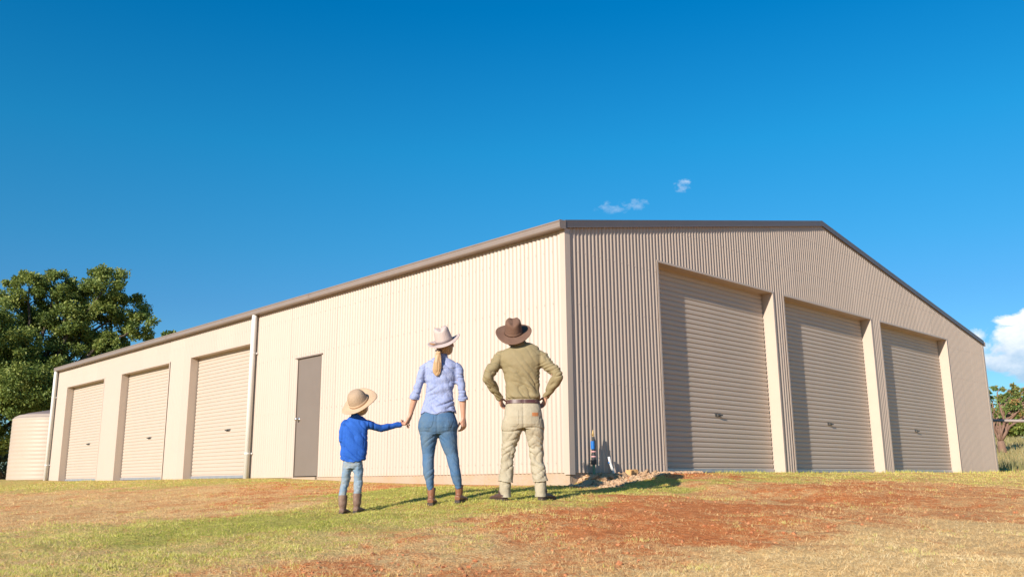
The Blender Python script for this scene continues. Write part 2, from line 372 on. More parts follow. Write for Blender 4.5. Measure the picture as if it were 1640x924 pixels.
# unseen back walls, roof
for nm, (U0, U1, wl, loc) in {'a': (0, WY, 'long', (WX, 0, 0)), 'b': (0, WX, 'gable', (0, WY, 0))}.items():
    V, Fc = sheet_mesh(U0, U1, -.03, (lambda u: HE-.06) if wl == 'long' else (lambda u: rf(u)-.05), [], wl)
    o = mesh_np('rear_wall', V, Fc, M['wall'], SHED, True); o.location = loc
for (xa, za, xb, zb_) in ((-.05, HE-.03, RX, HR-.03), (RX, HR-.03, WX+.05, HE-.03)):
    V, Fc = [], []; n = int(WY/PITCH_R*4)
    for i in range(n+1):
        y = -.005+(WY+.01)*i/n; d = AMP*math.cos(2*math.pi*y/PITCH_R)
        V += [(xa, y, za+d), (xb, y, zb_+d)]
    for i in range(n): Fc.append((2*i, 2*i+2, 2*i+3, 2*i+1))
    mesh_np('roof_panel', V, Fc, M['roof'], SHED, True)
bm = bmesh.new(); box(bm, RX-.18, RX+.18, .01, WY, HR-.035, HR-.012); obj('ridge_cap', bm, M['roof'], SHED)
# slab
bm = bmesh.new(); box(bm, .013, WX-.013, .013, WY-.013, -.62, -.004); obj('slab', bm, M['concrete'], SHED)
for a, b in GD:
    bm = bmesh.new(); box(bm, a+.02, b-.02, -.03, .013, -.3, -.008); obj('threshold', bm, M['concrete'], SHED)
for a, b in LD+[PD]:
    bm = bmesh.new(); box(bm, -.03, .013, a+.02, b-.02, -.3, -.008); obj('threshold', bm, M['concrete'], SHED)
# gutter: quad profile swept along Y with stop ends
def prism_y(name, prof, y0, y1, m):
    bm = bmesh.new(); a = [bm.verts.new((x, y0, z)) for x, z in prof]; b = [bm.verts.new((x, y1, z)) for x, z in prof]
    n = len(prof)
    for i in range(n): bm.faces.new((a[i], a[(i+1) % n], b[(i+1) % n], b[i]))
    bm.faces.new(a[::-1]); bm.faces.new(b); return obj(name, bm, m, SHED)
gp = [(-.012, HE-.115), (-.115, HE-.115), (-.128, HE-.10), (-.128, HE-.035), (-.136, HE-.028), (-.136, HE-.012), (-.122, HE-.012), (-.118, HE-.10), (-.02, HE-.10), (-.02, HE-.0), (-.012, HE+.0)]
yj = [-.035, 6.1, 12.2, WY+.02]
for i in range(3): prism_y('gutter', gp, yj[i]+(.003 if i else 0), yj[i+1], M['gutter'])
prism_y('gutter_stop_end', [(-.013, HE-.118), (-.118, HE-.118), (-.132, HE-.10), (-.139, HE-.008), (-.013, HE-.0)], -.042, -.036, M['gutter'])
for y in yj[1:3]:
    prism_y('gutter_joiner', [(-.10, HE-.119), (-.118, HE-.119), (-.133, HE-.10), (-.133, HE-.036), (-.129, HE-.036), (-.129, HE-.10)], y-.03, y+.03, M['gutter'])
prism_y('gutter', [(WX+.012, HE-.115), (WX+.128, HE-.115), (WX+.136, HE-.012), (WX+.118, HE-.012), (WX+.11, HE-.10), (WX+.012, HE-.10)], -.03, WY+.02, M['gutter'])
# barge flashings up both rakes
for (xa, za, xb, zb_) in ((-.012, HE, RX, HR), (RX, HR, WX+.03, HE)):
    bm = bmesh.new(); y0, y1 = -.034, -.0115; vs = []
    for (x, z) in ((xa, za), (xb, zb_)):
        vs += [bm.verts.new((x, y0, z+.012)), bm.verts.new((x, y1+.16, z+.012)), bm.verts.new((x, y1+.16, z+.004)), bm.verts.new((x, y1, z-.0)), bm.verts.new((x, y1, z-.09)), bm.verts.new((x, y0-.004, z-.093)), bm.verts.new((x, y0, z-.078))]
    for i in range(7): bm.faces.new((vs[i], vs[(i+1) % 7], vs[7+(i+1) % 7], vs[7+i]))
    bm.faces.new(vs[:7][::-1]); bm.faces.new(vs[7:]); obj('barge_flashing', bm, M['barge'], SHED)
# corner flashings
for cx_, sx_ in ((0, 1), (WX, -1)):
    bm = bmesh.new()
    if sx_ > 0:
        box(bm, -.016, -.0115, -.016, .075, -.028, HE-.12); box(bm, -.0115, .085, -.016, -.0115, -.028, HE-.095)
    else:
        box(bm, WX+.0115, WX+.016, -.016, .075, -.028, HE-.12); box(bm, WX-.085, WX+.0115, -.016, -.0115, -.028, HE-.11)
    obj('corner_flashing', bm, M['trim'], SHED)
# door openings: reveals + flashing, curtain, guides, bottom rail, lock
def tf(wall):
    if wall == 'long': return lambda u, d, z: Vector((d, u, z))
    return lambda u, d, z: Vector((u, d, z))
def tbox(bm, T, u0, u1, d0, d1, z0, z1, bev=0):
    a, b = T(u0, d0, z0), T(u1, d1, z1)
    box(bm, min(a.x, b.x), max(a.x, b.x), min(a.y, b.y), max(a.y, b.y), z0, z1, bev)
def roller(u0, u1, h, rec, wall, lock_u, lock_z):
    T = tf(wall)
    bm = bmesh.new()
    for s, u in ((-1, u0), (1, u1)):
        tbox(bm, T, min(u, u+s*.038), max(u, u+s*.038), -.0155, -.0112, -.02, h+.002)
        tbox(bm, T, min(u, u+s*.004), max(u, u+s*.004), -.0112, rec+.07, -.02, h+.002)
    tbox(bm, T, u0-.038, u1+.038, -.0165, -.0112, h+.002, h+.032)
    tbox(bm, T, u0-.004, u1+.004, -.0112, rec+.07, h+.002, h+.007)
    obj('door_flashing', bm, M['trim'], SHED)
    D = None
    # curtain: horizontally ribbed steel
    prof = [(0, .0), (.010, .011), (.020, .012), (.030, .001), (.052, -.001)]
    V, Fc = [], []; z = .055; a, b = u0+.030, u1-.030; rows = []
    while z < h+.12:
        for dz, dd in prof: rows.append((z+dz, dd))
        z += .0745
    nseg = 6
    for zz, dd in rows:
        for i in range(nseg+1):
            u = a+(b-a)*i/nseg; bow = .004*math.sin(math.pi*i/nseg)+.0015*math.sin(i*2.1+zz*.8)
            V.append(T(u, rec+dd-bow, zz))
    for j in range(len(rows)-1):
        for i in range(nseg):
            k = j*(nseg+1)+i; Fc.append((k, k+1, k+nseg+2, k+nseg+1))
    dr = mesh_np('roller_door', V, Fc, M['curtain'], SHED, False)
    for s, u in ((1, u0), (-1, u1)):
        q0, q1 = u+s*.004, u+s*.065; bm = bmesh.new()
        tbox(bm, T, min(q0, q1), max(q0, q1), rec+.040, rec+.068, -.004, h+.1); obj('guide', bm, M['blackmetal'], dr)
    bm = bmesh.new(); tbox(bm, T, u0+.01, u1-.01, rec-.010, rec+.018, .002, .054, .004); obj('bottom_rail', bm, M['rail'], dr)
    bm = bmesh.new(); tbox(bm, T, lock_u-.075, lock_u+.075, rec-.012, rec-.004, lock_z-.022, lock_z+.022, .002)
    tbox(bm, T, lock_u-.022, lock_u+.022, rec-.028, rec-.012, lock_z-.020, lock_z+.020, .004)
    lk = obj('lock', bm, M['locksteel'], dr)
    bm = bmesh.new(); tbox(bm, T, lock_u-.018, lock_u+.095, rec-.045, rec-.028, lock_z-.010, lock_z+.012, .004)
    obj('lock_handle', bm, M['blackmetal'], dr)
for (a, b), lu in zip(GD, (3.62, 7.28, 11.2)): roller(a, b, GH, GREC, 'gable', lu, .865)
for (a, b), lu in zip(LD, (9.42, 13.35, 17.35)): roller(a, b, LH, LREC, 'long', lu, .95)
# personnel door
bm = bmesh.new(); box(bm, .012, .045, PD[0]+.012, PD[1]-.012, .012, PH-.010, .003)
pdoor = obj('door', bm, M['door'], SHED)
bm = bmesh.new()
box(bm, -.004, .06, PD[0]-.001, PD[0]+.010, -.004, PH); box(bm, -.004, .06, PD[1]-.010, PD[1]+.001, -.004, PH); box(bm, -.004, .06, PD[0]+.010, PD[1]-.010, PH-.009, PH)
obj('door_frame', bm, M['door'], SHED)
bm = bmesh.new(); box(bm, -.030, -.010, PD[0]-.05, PD[1]+.05, PH+.001, PH+.022); obj('door_head_shade_strip', bm, M['gutter'], SHED)  # brown strip standing in for the shade line above the door
bm = bmesh.new(); rr = bmesh.ops.create_cone(bm, segments=16, radius1=.032, radius2=.032, depth=.012, cap_ends=True, matrix=Matrix.Translation((.006, PD[1]-.10, 1.0)) @ Matrix.Rotation(math.pi/2, 4, 'Y'))
tube(bm, [(.006, PD[1]-.10, 1.0), (-.03, PD[1]-.10, 1.0)], .011, 10); ell(bm, (-.052, PD[1]-.10, 1.0), .026, .028, .028)
obj('door_knob', bm, M['metal'], pdoor, True)
for z in (.25, 1.05, 1.85):
    bm = bmesh.new(); tube(bm, [(.008, PD[0]+.012, z-.05), (.008, PD[0]+.012, z+.05)], .008, 8); obj('hinge', bm, M['door'], pdoor, True)
# downpipes
for y in (8.13, WY-.05):
    bm = bmesh.new(); tube(bm, [(-.08, y, -.05), (-.08, y, HE-.35), (-.08, y, HE-.20), (-.075, y, HE-.116)], .052, 16)
    dp = obj('downpipe', bm, M['white_pipe'], SHED, True)
    for z in (.45, 2.35):
        bm = bmesh.new(); loft_add(bm, [(-.08, y, z-.015, .056, .056), (-.08, y, z+.015, .056, .056)], 16, refb=Vector((0, 1, 0))); box(bm, -.028, -.008, y-.075, y+.075, z-.0145, z+.0145)
        obj('pipe_bracket', bm, M['white_pipe'], dp)

# ------------------------------------------------------------------ water fittings and rocks by the corner
gx = .37; gy = -.075; gz = float(ground_z(gx, gy))-.03
tp = empty('standpipe', (gx, gy, gz), 'water standpipe with bright blue valve body on a green riser at the gable wall', 'standpipe')
def cyl(name, z0, z1, r, m, par=tp, x=0, y=0, n=14):
    bm = bmesh.new(); loft_add(bm, [(x, y, z0, r*.96, r*.96), (x, y, z0+.004, r, r), (x, y, z1-.004, r, r), (x, y, z1, r*.96, r*.96)], n); return obj(name, bm, m, par, False)
cyl('riser', -.15, .20, .017, M['green_pipe'])
ub = cyl('union_nut', .155, .215, .040, M['blackmetal'], n=8); cyl('valve_body', .205, .29, .030, M['blackmetal'])
for z in (.247, .308): cyl('tape_ring', z, z+.014, .034, M['pink'])
cyl('threaded_pipe', .285, .36, .021, M['blackmetal'])
cyl('blue_valve', .345, .445, .026, M['blue'], x=-.014); cyl('top_pipe', .44, .50, .020, M['blackmetal'])
bm = bmesh.new(); tube(bm, [(0, 0, .49), (0, 0, .55), (.004, 0, .585)], [.013, .012, .006], 10); box(bm, -.035, .012, -.008, .008, .52, .532, .002); obj('brass_tap', bm, M['brass'], tp)
bm = bmesh.new(); tube(bm, [(0, .0, .29), (.024, 0, .30), (.024, 0, .45), (.01, 0, .47)], .015, 8); obj('bypass_pipe', bm, M['blackmetal'], tp, True)
wx = .70; wz = float(ground_z(wx, -.07))
wp = empty('waste_pipe', (wx, -.07, wz), 'short white plastic pipe leaning by the gable wall, right of the standpipe', 'pipe')
bm = bmesh.new(); tube(bm, [(.075, -.01, -.06), (.045, 0, .05), (.008, .015, .17), (-.004, .02, .23)], [.020, .018, .017, .016], 12); pb = obj('pipe', bm, M['white_pipe'], wp, True)
bm = bmesh.new(); tube(bm, [(-.016, .016, .155), (.032, .016, .150)], .010, 8); obj('pipe_clip', bm, M['blue'], wp)

def rock_mesh(seed, sub=2, jag=.28):
    bm = bmesh.new(); bmesh.ops.create_icosphere(bm, subdivisions=sub, radius=1)
    for v in bm.verts:
        n = noise.noise(v.co*1.1+Vector((seed*3.7, 0, 0))); v.co *= 1+jag*n*1.6; v.co = Vector((round(v.co.x*5)/5*.35+v.co.x*.65, v.co.y, v.co.z*.7))
    me = bpy.data.meshes.new('rock'); bm.to_mesh(me); bm.free(); me.materials.append(M['rock']); return me
RM = [rock_mesh(i) for i in range(5)]
ROCKL = ['biggest tan rock on the soil bank, nearest the slab corner', 'tan rock just left of the standpipe foot', 'tan rock in front of the standpipe foot', 'rough tan rock between standpipe and white pipe', 'small tan rock in front of the white pipe', 'tan rock before the slab corner, low on the bank', 'small tan rock left of the ochre blocks', 'small rock right of the ochre blocks, near the gable wall', 'outermost rock left of the slab corner', 'smallest rock close behind the standpipe foot at the wall', 'rightmost rock of the soil bank, at the gable wall', 'lowest rock on the grass edge below the standpipe', 'small rock low in front of the ochre blocks']
rk = [(.08, -.20, .07), (.22, -.17, .06), (.34, -.26, .055), (.50, -.22, .065), (.62, -.27, .04), (.13, -.36, .05), (.80, -.22, .045), (1.25, -.20, .05), (-.06, -.30, .045), (.42, -.12, .04), (1.5, -.16, .045), (.24, -.40, .035), (1.08, -.30, .04)]
for i, (x, y, s) in enumerate(rk):
    o = link('rock', RM[i % 5]); o.location = (x, y, float(ground_z(x, y))+s*.25); o.scale = (s*1.25, s, s*.85); o.rotation_euler = (random.random(), random.random(), random.random()*6)
    tag(o, ROCKL[i], 'rock', 'rocks on the soil bank at the shed corner')
for i, (x, y, r) in enumerate(((.93, -.19, .3), (1.06, -.15, -.2))):
    bm = bmesh.new(); box(bm, -.055, .055, -.04, .04, 0, .075, .006)
    o = obj('brick', bm, M['ochre']); o.location = (x, y, float(ground_z(x, y))-.008); o.rotation_euler = (.1, .05*(-1)**i, r)
    tag(o, ['ochre block left of its pair beside the white pipe', 'ochre block right of its pair, farther from the white pipe'][i], 'block', 'ochre blocks beside the pipe')
def clods():
    V, Fc = [], []; base = bmesh.new(); bmesh.ops.create_icosphere(base, subdivisions=1, radius=1)
    bv = np.array([v.co[:] for v in base.verts]); bf = [[v.index for v in f.verts] for f in base.faces]
    cnt = 0; allV = []
    n = 9000
    a = RNG.uniform(.1, 1.45, n); D = 3.3*np.exp(RNG.uniform(0, 1.45, n)); x = CAM.x+D*np.sin(a); y = CAM.y+D*np.cos(a)
    bx = RNG.uniform(-.5, 1.9, 900); by = -np.abs(RNG.normal(0, .22, 900))-.03
    x = np.append(x, bx); y = np.append(y, by); g, s = cover(x, y)
    keep = ((g < .25) & (s < .5) & (RNG.random(len(x)) < .8)) | (np.arange(len(x)) >= n)
    keep &= ~((x > -.03) & (y > -.03))
    x, y = x[keep], y[keep]; z = ground_z(x, y)
    sz = .004+.012*RNG.random(len(x))**4
    for i in range(len(x)):
        q = bv*(1+.35*RNG.standard_normal((len(bv), 1)))*sz[i]*np.array([1, 1, .7]); allV.append(q+np.array([x[i], y[i], z[i]+sz[i]*.2]))
        o_ = i*len(bv); Fc += [[o_+k for k in f] for f in bf]
    V = np.vstack(allV)
    o = mesh_np('soil_clods', V, Fc, M['clod']); tag(o, 'loose red soil clods and grit scattered over the bare ground', None, None, 'stuff')
clods()
def gravel():
    base = bmesh.new(); bmesh.ops.create_icosphere(base, subdivisions=1, radius=1)
    bv = np.array([v.co[:] for v in base.verts]); bf = np.array([[v.index for v in f.verts] for f in base.faces]); base.free()
    n = 4200; x = RNG.uniform(-.15, 2.7, n); y = -np.abs(RNG.uniform(.02, 1, n)*np.maximum(.10, .60-.17*x)); keep = (x > .02) | (y > -.40)
    x, y = x[keep], y[keep]; n = len(x); z = ground_z(x, y); sz = .006+.022*RNG.random(n)**3.5
    V = bv[None]*(1+.22*RNG.standard_normal((n, len(bv), 1)))*sz[:, None, None]*np.array([1.2, 1, .75])+np.stack([x, y, z+sz*.25], -1)[:, None]
    F = (bf[None]+(np.arange(n)*len(bv))[:, None, None]).reshape(-1, 3)
    tag(mesh_np('gravel', V.reshape(-1, 3), F.tolist(), M['rock']), 'tan rubble and gravel banked against the gable wall at the corner', None, None, 'stuff')
gravel()
def screws():
    for wall in ('long', 'gable'):
        bm = bmesh.new(); L_ = WY if wall == 'long' else WX; T = tf(wall)
        ops = [(a, b, LH) for a, b in LD]+[(PD[0], PD[1], PH)] if wall == 'long' else [(a, b, GH) for a, b in GD]
        for zr in (.12, 1.15, 2.15, 2.85, 3.55, 4.2):
            u = PITCH_R
            while u < L_-.1:
                top = HE-.15 if wall == 'long' else rf(u)-.15
                if zr < top and not any(o_[0]-.05 < u < o_[1]+.05 and zr < o_[2]+.03 for o_ in ops):
                    q = T(u, -AMP-.004, zr); pts = []
                    for k in range(6):
                        a = math.pi*k/3; pts.append(bm.verts.new(T(u+.004*math.cos(a), -AMP-.003, zr+.004*math.sin(a))))
                    low = [bm.verts.new(T(u+.006*math.cos(math.pi*k/3), -AMP+.001, zr+.006*math.sin(math.pi*k/3))) for k in range(6)]
                    bm.faces.new(pts)
                    for k in range(6): bm.faces.new((pts[k], pts[(k+1) % 6], low[(k+1) % 6], low[k]))
                u += PITCH_R*2
        tag(obj('screw', bm, M['trim'], SHED), None, None, None, 'stuff')
screws()

# ------------------------------------------------------------------ grass
def blades(name, label, m, n, kind, zone=None):
    a = RNG.uniform(.02, 1.53, n*3)
    u = RNG.random(n*3); D = 3.0*(26/3.0)**(u**1.25)
    x = CAM.x+D*np.sin(a); y = CAM.y+D*np.cos(a)
    # gather into tufts
    cx_ = np.round(x/.11)*.11+.05*(vnoise(x, y, 9, 21)-.5); cy_ = np.round(y/.11)*.11+.05*(vnoise(x, y, 9, 22)-.5)
    k = RNG.random(n*3)*.55; x = x*(1-k)+cx_*k; y = y*(1-k)+cy_*k
    g, s = cover(x, y); patch = vnoise(x, y, 1.4, 33)*.25+vnoise(x, y, 4.2, 31)*.40+vnoise(x, y, 12, 32)*.35; patch = .5+(patch-.5)*1.25
    if kind == 'green': pr = np.clip(g*1.5-.35+(patch-.5)*1.8, 0.0, 1)
    else: pr = np.clip(s*1.25-.02+(patch-.5)*1.9, .02, 1)*(1-.45*np.clip(g, 0, 1))
    keep = (RNG.random(n*3) < pr) & ~((x > -.03) & (y > -.03) & (x < WX+.03) & (y < WY+.03))
    bank = (x > -.3) & (x < 2.4) & (y > -.62+.17*x+.10*vnoise(x, y, 2.5, 55)); keep &= ~(bank & (RNG.random(n*3) < .96))
    idx = np.nonzero(keep)[0][:n]; x, y, D, g, s, patch = x[idx], y[idx], D[idx], g[idx], s[idx], patch[idx]; n = len(x)
    z = ground_z(x, y); th = RNG.uniform(0, 2*np.pi, n)
    if kind == 'green': L = RNG.uniform(.010, .032, n)*(.5+.8*patch); lean = RNG.uniform(.1, 1.0, n); wd = RNG.uniform(.0018, .0036, n)
    else: L = RNG.uniform(.012, .042, n); lean = RNG.uniform(.6, 1.5, n); wd = RNG.uniform(.0012, .0026, n)
    wd = wd*np.maximum(1, D/7.5)*1.15
    L = L*np.maximum(1, D/16)
    if kind == 'green': # taller tufts at the foot of the gable slab
        foot = (y > -.45) & (y < 0) & (x > 1.5); L = L*np.where(foot, 1.5+1.2*vnoise(x, y, 1.6, 77)**2, 1)
    dirx, diry = np.cos(th), np.sin(th); h = L*np.cos(lean); o = L*np.sin(lean); zb = z-.004
    side = RNG.uniform(0, 2*np.pi, n); sx, sy = np.cos(side)*wd/2, np.sin(side)*wd/2
    p0 = np.stack([x-sx, y-sy, zb], -1); p1 = np.stack([x+sx, y+sy, zb], -1)
    mx, my, mz = x+dirx*o*.4, y+diry*o*.4, zb+h*.62
    p2 = np.stack([mx+sx*.8, my+sy*.8, mz], -1); p3 = np.stack([mx-sx*.8, my-sy*.8, mz], -1)
    p4 = np.stack([x+dirx*o, y+diry*o, zb+h], -1)
    V = np.stack([p0, p1, p2, p3, p4], 1).reshape(-1, 3); b = np.arange(n)*5
    loops = np.stack([b, b+1, b+2, b+3, b+3, b+2, b+4], -1).ravel()
    st = np.stack([np.arange(n)*7, np.arange(n)*7+4], -1).ravel()
    me = bpy.data.meshes.new(name); me.vertices.add(len(V)); me.vertices.foreach_set('co', V.ravel())
    me.loops.add(len(loops)); me.loops.foreach_set('vertex_index', loops)
    me.polygons.add(2*n); me.polygons.foreach_set('loop_start', st); me.update(calc_edges=True)
    tone = np.clip(RNG.normal(.45, .22, n)+(patch-.5)*.6, 0, 1)
    if kind == 'green': tone = np.clip(tone+.35*(.75-g), 0, 1)
    else: tone = np.clip(tone+.75*(s-.68), 0, 1)
    at = me.attributes.new('tone', 'FLOAT', 'POINT'); at.data.foreach_set('value', np.repeat(tone, 5).astype(np.float32))
    o = link(name, me, m); tag(o, label, None, None, 'stuff'); return n
blades('green_grass', 'short mown green grass in a band across the slope', M['grass'], 360000, 'green')
blades('dry_grass', 'dead straw coloured grass lying over the red soil', M['straw'], 430000, 'dry')

# ------------------------------------------------------------------ foliage
def leaves_mesh(name, centers, radii, n_per, size, m, parent=None, flat=.75, sub=9, tonebias=0.0):
    """many small folded leaves gathered in sprays on the shells of irregular clumps"""
    Vs, tones = [], []
    for c, r, n in zip(centers, radii, n_per):
        ns = max(3, int(sub*(r/1.0)**1.5))
        d = RNG.standard_normal((ns, 3)); d /= np.linalg.norm(d, axis=1)[:, None]
        rr = r*(RNG.uniform(.45, 1.0, ns)**.6); sc = np.array(c)+d*rr[:, None]*np.array([1, 1, flat])
        srad = np.minimum(r*RNG.uniform(.20, .38, ns), .55+0*r); pick = RNG.integers(0, ns, n)
        q = RNG.standard_normal((n, 3)); q /= np.linalg.norm(q, axis=1)[:, None]; q *= (RNG.random((n, 1))**.45)
        P = sc[pick]+q*srad[pick][:, None]*np.array([1.1, 1.1, .8])
        ax = RNG.standard_normal((n, 3)); ax[:, 2] -= .3; ax /= np.linalg.norm(ax, axis=1)[:, None]
        up = RNG.standard_normal((n, 3)); up[:, 2] += .8; b = np.cross(ax, up); b /= np.linalg.norm(b, axis=1)[:, None]
        L = size*RNG.uniform(.6, 1.3, (n, 1))
        p0 = P; p1 = P+ax*L*.5+b*L*.28; p2 = P+ax*L; p3 = P+ax*L*.5-b*L*.28
        Vs.append(np.stack([p0, p1, p2, p3], 1).reshape(-1, 3))
        t = np.clip(RNG.normal(.5, .18, n)+RNG.normal(0, .16, ns)[pick]+tonebias, 0, 1); tones.append(np.repeat(t, 4))
    V = np.vstack(Vs); tone = np.concatenate(tones); n = len(V)//4
    me = bpy.data.meshes.new(name); me.vertices.add(len(V)); me.vertices.foreach_set('co', V.ravel())
    me.loops.add(4*n); me.loops.foreach_set('vertex_index', np.arange(4*n)); me.polygons.add(n)
    me.polygons.foreach_set('loop_start', np.arange(n)*4); me.update(calc_edges=True)
    at = me.attributes.new('tone', 'FLOAT', 'POINT'); at.data.foreach_set('value', tone.astype(np.float32))
    return link(name, me, m, parent)
def limbs(bm, root, targets, r0, kink=.25):
    for t in targets:
        a = Vector(root); b = Vector(t); L = (b-a).length; pts = [a]; rs = [r0]; n = 6
        for i in range(1, n+1):
            f = i/n; p = a.lerp(b, f); p.z += L*.12*math.sin(math.pi*f)
            p += Vector((random.uniform(-1, 1), random.uniform(-1, 1), random.uniform(-.6, .6)))*kink*L*.12*(1 if i < n else .3)
            pts.append(p); rs.append(r0*(1-f)*.9+.02)
        tube(bm, [tuple(p) for p in pts], rs, 7)
def px_pt(px, py, D):
    """a world point offline-fitted from the photograph's bearing and height at a distance D"""
    v = F_+R2*((px-820)/1403.8)-U2*((py-462)/1403.8); k = D/math.hypot(v.x, v.y); return CAM+v*k
def make_tree(name, label, base, lobes, trunk_r, fork, leafm, barkm, leafsize, dens, D, sub=9, flat=.75, kink=.25, grow=1.0):
    root = empty(name, base, label, 'tree')
    B = Vector(base); cs, rs = [], []
    for (px, py, rp) in lobes:
        k = D/1403.8*1.0; p = px_pt(px, py, D+random.uniform(-1, 1)*rp*k*1.4)-B; cs.append(tuple(p)); rs.append(rp*k*grow)
    ns = [int(dens*r**2) for r in rs]
    cr = leaves_mesh('crown', cs, rs, ns, leafsize, leafm, root, flat, sub)
    bm = bmesh.new(); f = Vector(fork)-B
    tube(bm, [(0, 0, -.3), tuple(f*.35+Vector((.1, .05, 0))), tuple(f*.7), tuple(f)], [trunk_r*1.25, trunk_r, trunk_r*.9, trunk_r*.8], 12)
    limbs(bm, f*.93, [tuple(Vector(c)) for c in cs], trunk_r*.34, kink); obj('trunk', bm, barkm, root, True)
    return root
lobes = [(85, 462, 27), (45, 462, 26), (168, 462, 32), (130, 478, 30), (203, 497, 27), (222, 524, 22), (160, 515, 34), (105, 510, 34), (62, 505, 30), (15, 505, 36), (-30, 530, 45), (-70, 560, 55), (20, 560, 34), (60, 572, 34), (125, 575, 40), (85, 610, 38), (160, 560, 26), (35, 622, 40), (-20, 600, 45), (110, 640, 30), (-50, 650, 50), (60, 650, 32), (5, 672, 34), (185, 545, 22), (-90, 620, 50), (-20, 700, 28)]
tb = px_pt(40, 772, 45); tb.z = float(ground_z(tb.x, tb.y))-.1
make_tree('shade_tree', 'big dense dark green shade tree rising behind the water tank', tb, lobes, .42, px_pt(38, 668, 45), M['leaf'], M['bark'], .125, 5200, 45, sub=26, flat=.85, grow=1.12)
tb = px_pt(272, 772, 62); tb.z = float(ground_z(tb.x, tb.y))-.1
make_tree('distant_tree', 'tree whose tip just shows above the shed roof, right of the shade tree', tb, [(263, 536, 9), (282, 541, 12), (275, 560, 20), (262, 590, 26), (285, 620, 30), (255, 630, 28)], .2, px_pt(272, 690, 62), M['leaf'], M['bark'], .22, 2200, 62)
tb = px_pt(1607, 722, 60); tb.z = float(ground_z(tb.x, tb.y))-.2
lob2 = [(1590, 640, 13), (1600, 622, 10), (1618, 622, 11), (1634, 630, 11), (1588, 662, 11), (1612, 643, 13), (1632, 655, 11), (1650, 640, 13), (1668, 650, 14), (1645, 620, 11), (1600, 660, 8), (1660, 625, 12), (1575, 650, 12), (1578, 628, 10)]
make_tree('gnarled_tree', 'gnarled reddish tree with sparse foliage beyond the right end of the shed', tb, lob2, .24, px_pt(1602, 706, 60), M['leaf2'], M['bark2'], .17, 1500, 60, sub=15, kink=.8, grow=.95)
def bush(name, label, px, py, D, w_, h_, leafm, size=.14, dens=900, group=None):
    b = px_pt(px, py, D); b.z = float(ground_z(b.x, b.y)); root = empty(name, b, label, 'bush', group)
    cs, rs = [], []
    for i in range(7):
        r = h_*random.uniform(.28, .45); cs.append((random.uniform(-w_, w_)*.5, random.uniform(-.4, .4)*w_, random.uniform(r*.6, h_-r))); rs.append(r)
    leaves_mesh('foliage', cs, rs, [int(dens*r*r)+150 for r in rs], size, leafm, root, .9, 10)
    bm = bmesh.new(); limbs(bm, (0, 0, -.05), cs, .05); obj('stem', bm, M['bark'], root, True)
bush('bush', 'grey green bush beyond the tank, at the left edge', 8, 765, 48, 2.6, 2.0, M['leaf3'])
bush('bush', 'pale low bush just left of the rusty ground by the tank, farther back', -30, 765, 58, 4.5, 2.6, M['leaf3'])
bush('bush', 'round green bush on the rise behind the gnarled tree', 1625, 700, 95, 4.5, 4.2, M['leaf'], .3, 500)
bush('bush', 'green bush on the skyline at the right edge', 1652, 700, 90, 4.0, 4.6, M['leaf'], .3, 500)
def tall_grass():
    n = 26000; V = []; x = RNG.uniform(16.2, 75, n); y = RNG.uniform(-3, 30, n)*np.clip(x/40, .5, 1)
    a = np.arctan2(x-CAM.x, y-CAM.y); ok = (a > 1.20) & (a < 1.45) & ((x > 17.5) | (y > 1)); x, y = x[ok], y[ok]; n = len(x)
    z = ground_z(x, y); D = np.hypot(x-CAM.x, y-CAM.y); h = RNG.uniform(.15, .40, n)*(.5+vnoise(x, y, .35, 41)); wd = .006*D/12
    th = RNG.uniform(0, 6.28, n); o = h*RNG.uniform(0, .5, n); s = RNG.uniform(0, 6.28, n)
    p0 = np.stack([x-np.cos(s)*wd, y-np.sin(s)*wd, z], -1); p1 = np.stack([x+np.cos(s)*wd, y+np.sin(s)*wd, z], -1); p2 = np.stack([x+np.cos(th)*o, y+np.sin(th)*o, z+h], -1)
    V = np.stack([p0, p1, p2], 1).reshape(-1, 3); me = bpy.data.meshes.new('tall_grass'); me.vertices.add(3*n); me.vertices.foreach_set('co', V.ravel())
    me.loops.add(3*n); me.loops.foreach_set('vertex_index', np.arange(3*n)); me.polygons.add(n); me.polygons.foreach_set('loop_start', np.arange(n)*3); me.update(calc_edges=True)
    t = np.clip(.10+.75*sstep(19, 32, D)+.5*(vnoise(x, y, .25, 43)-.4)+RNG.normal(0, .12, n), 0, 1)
    at = me.attributes.new('tone', 'FLOAT', 'POINT'); at.data.foreach_set('value', np.repeat(t, 3).astype(np.float32))
    tag(link('tall_grass', me, M['tall']), 'tall uncut grass on the rise right of the shed', None, None, 'stuff')
tall_grass()

# ------------------------------------------------------------------ tank, rail
tc = px_pt(104, 767, 33.5); tz = float(ground_z(tc.x, tc.y))
tank = empty('water_tank', (tc.x, tc.y, tz), 'round ribbed cream water tank behind the far end of the shed', 'water tank')
bm = bmesh.new(); TR, TH = 1.72, 2.02; prof = []
z = 0.0
while z < TH-.08:
    prof += [(TR-.003, z), (TR+.001, z+.03), (TR+.004, z+.06), (TR+.001, z+.09)]; z += .125
prof += [(TR-.01, TH-.06), (TR-.05, TH), (TR-.16, TH+.06)]
rings = [[bm.verts.new((r*math.cos(2*math.pi*k/72), r*math.sin(2*math.pi*k/72), z)) for k in range(72)] for r, z in prof]
for r0, r1 in zip(rings, rings[1:]):
    for k in range(72): bm.faces.new((r0[k], r0[(k+1) % 72], r1[(k+1) % 72], r1[k]))
obj('tank_wall', bm, M['tank'], tank, True)
bm = bmesh.new(); loft_add(bm, [(0, 0, TH+.04, TR-.16, TR-.16), (0, 0, TH+.13, TR-.4, TR-.4), (0, 0, TH+.30, .5, .5), (0, 0, TH+.36, .3, .3)], 48); obj('tank_roof', bm, M['tankroof'], tank)
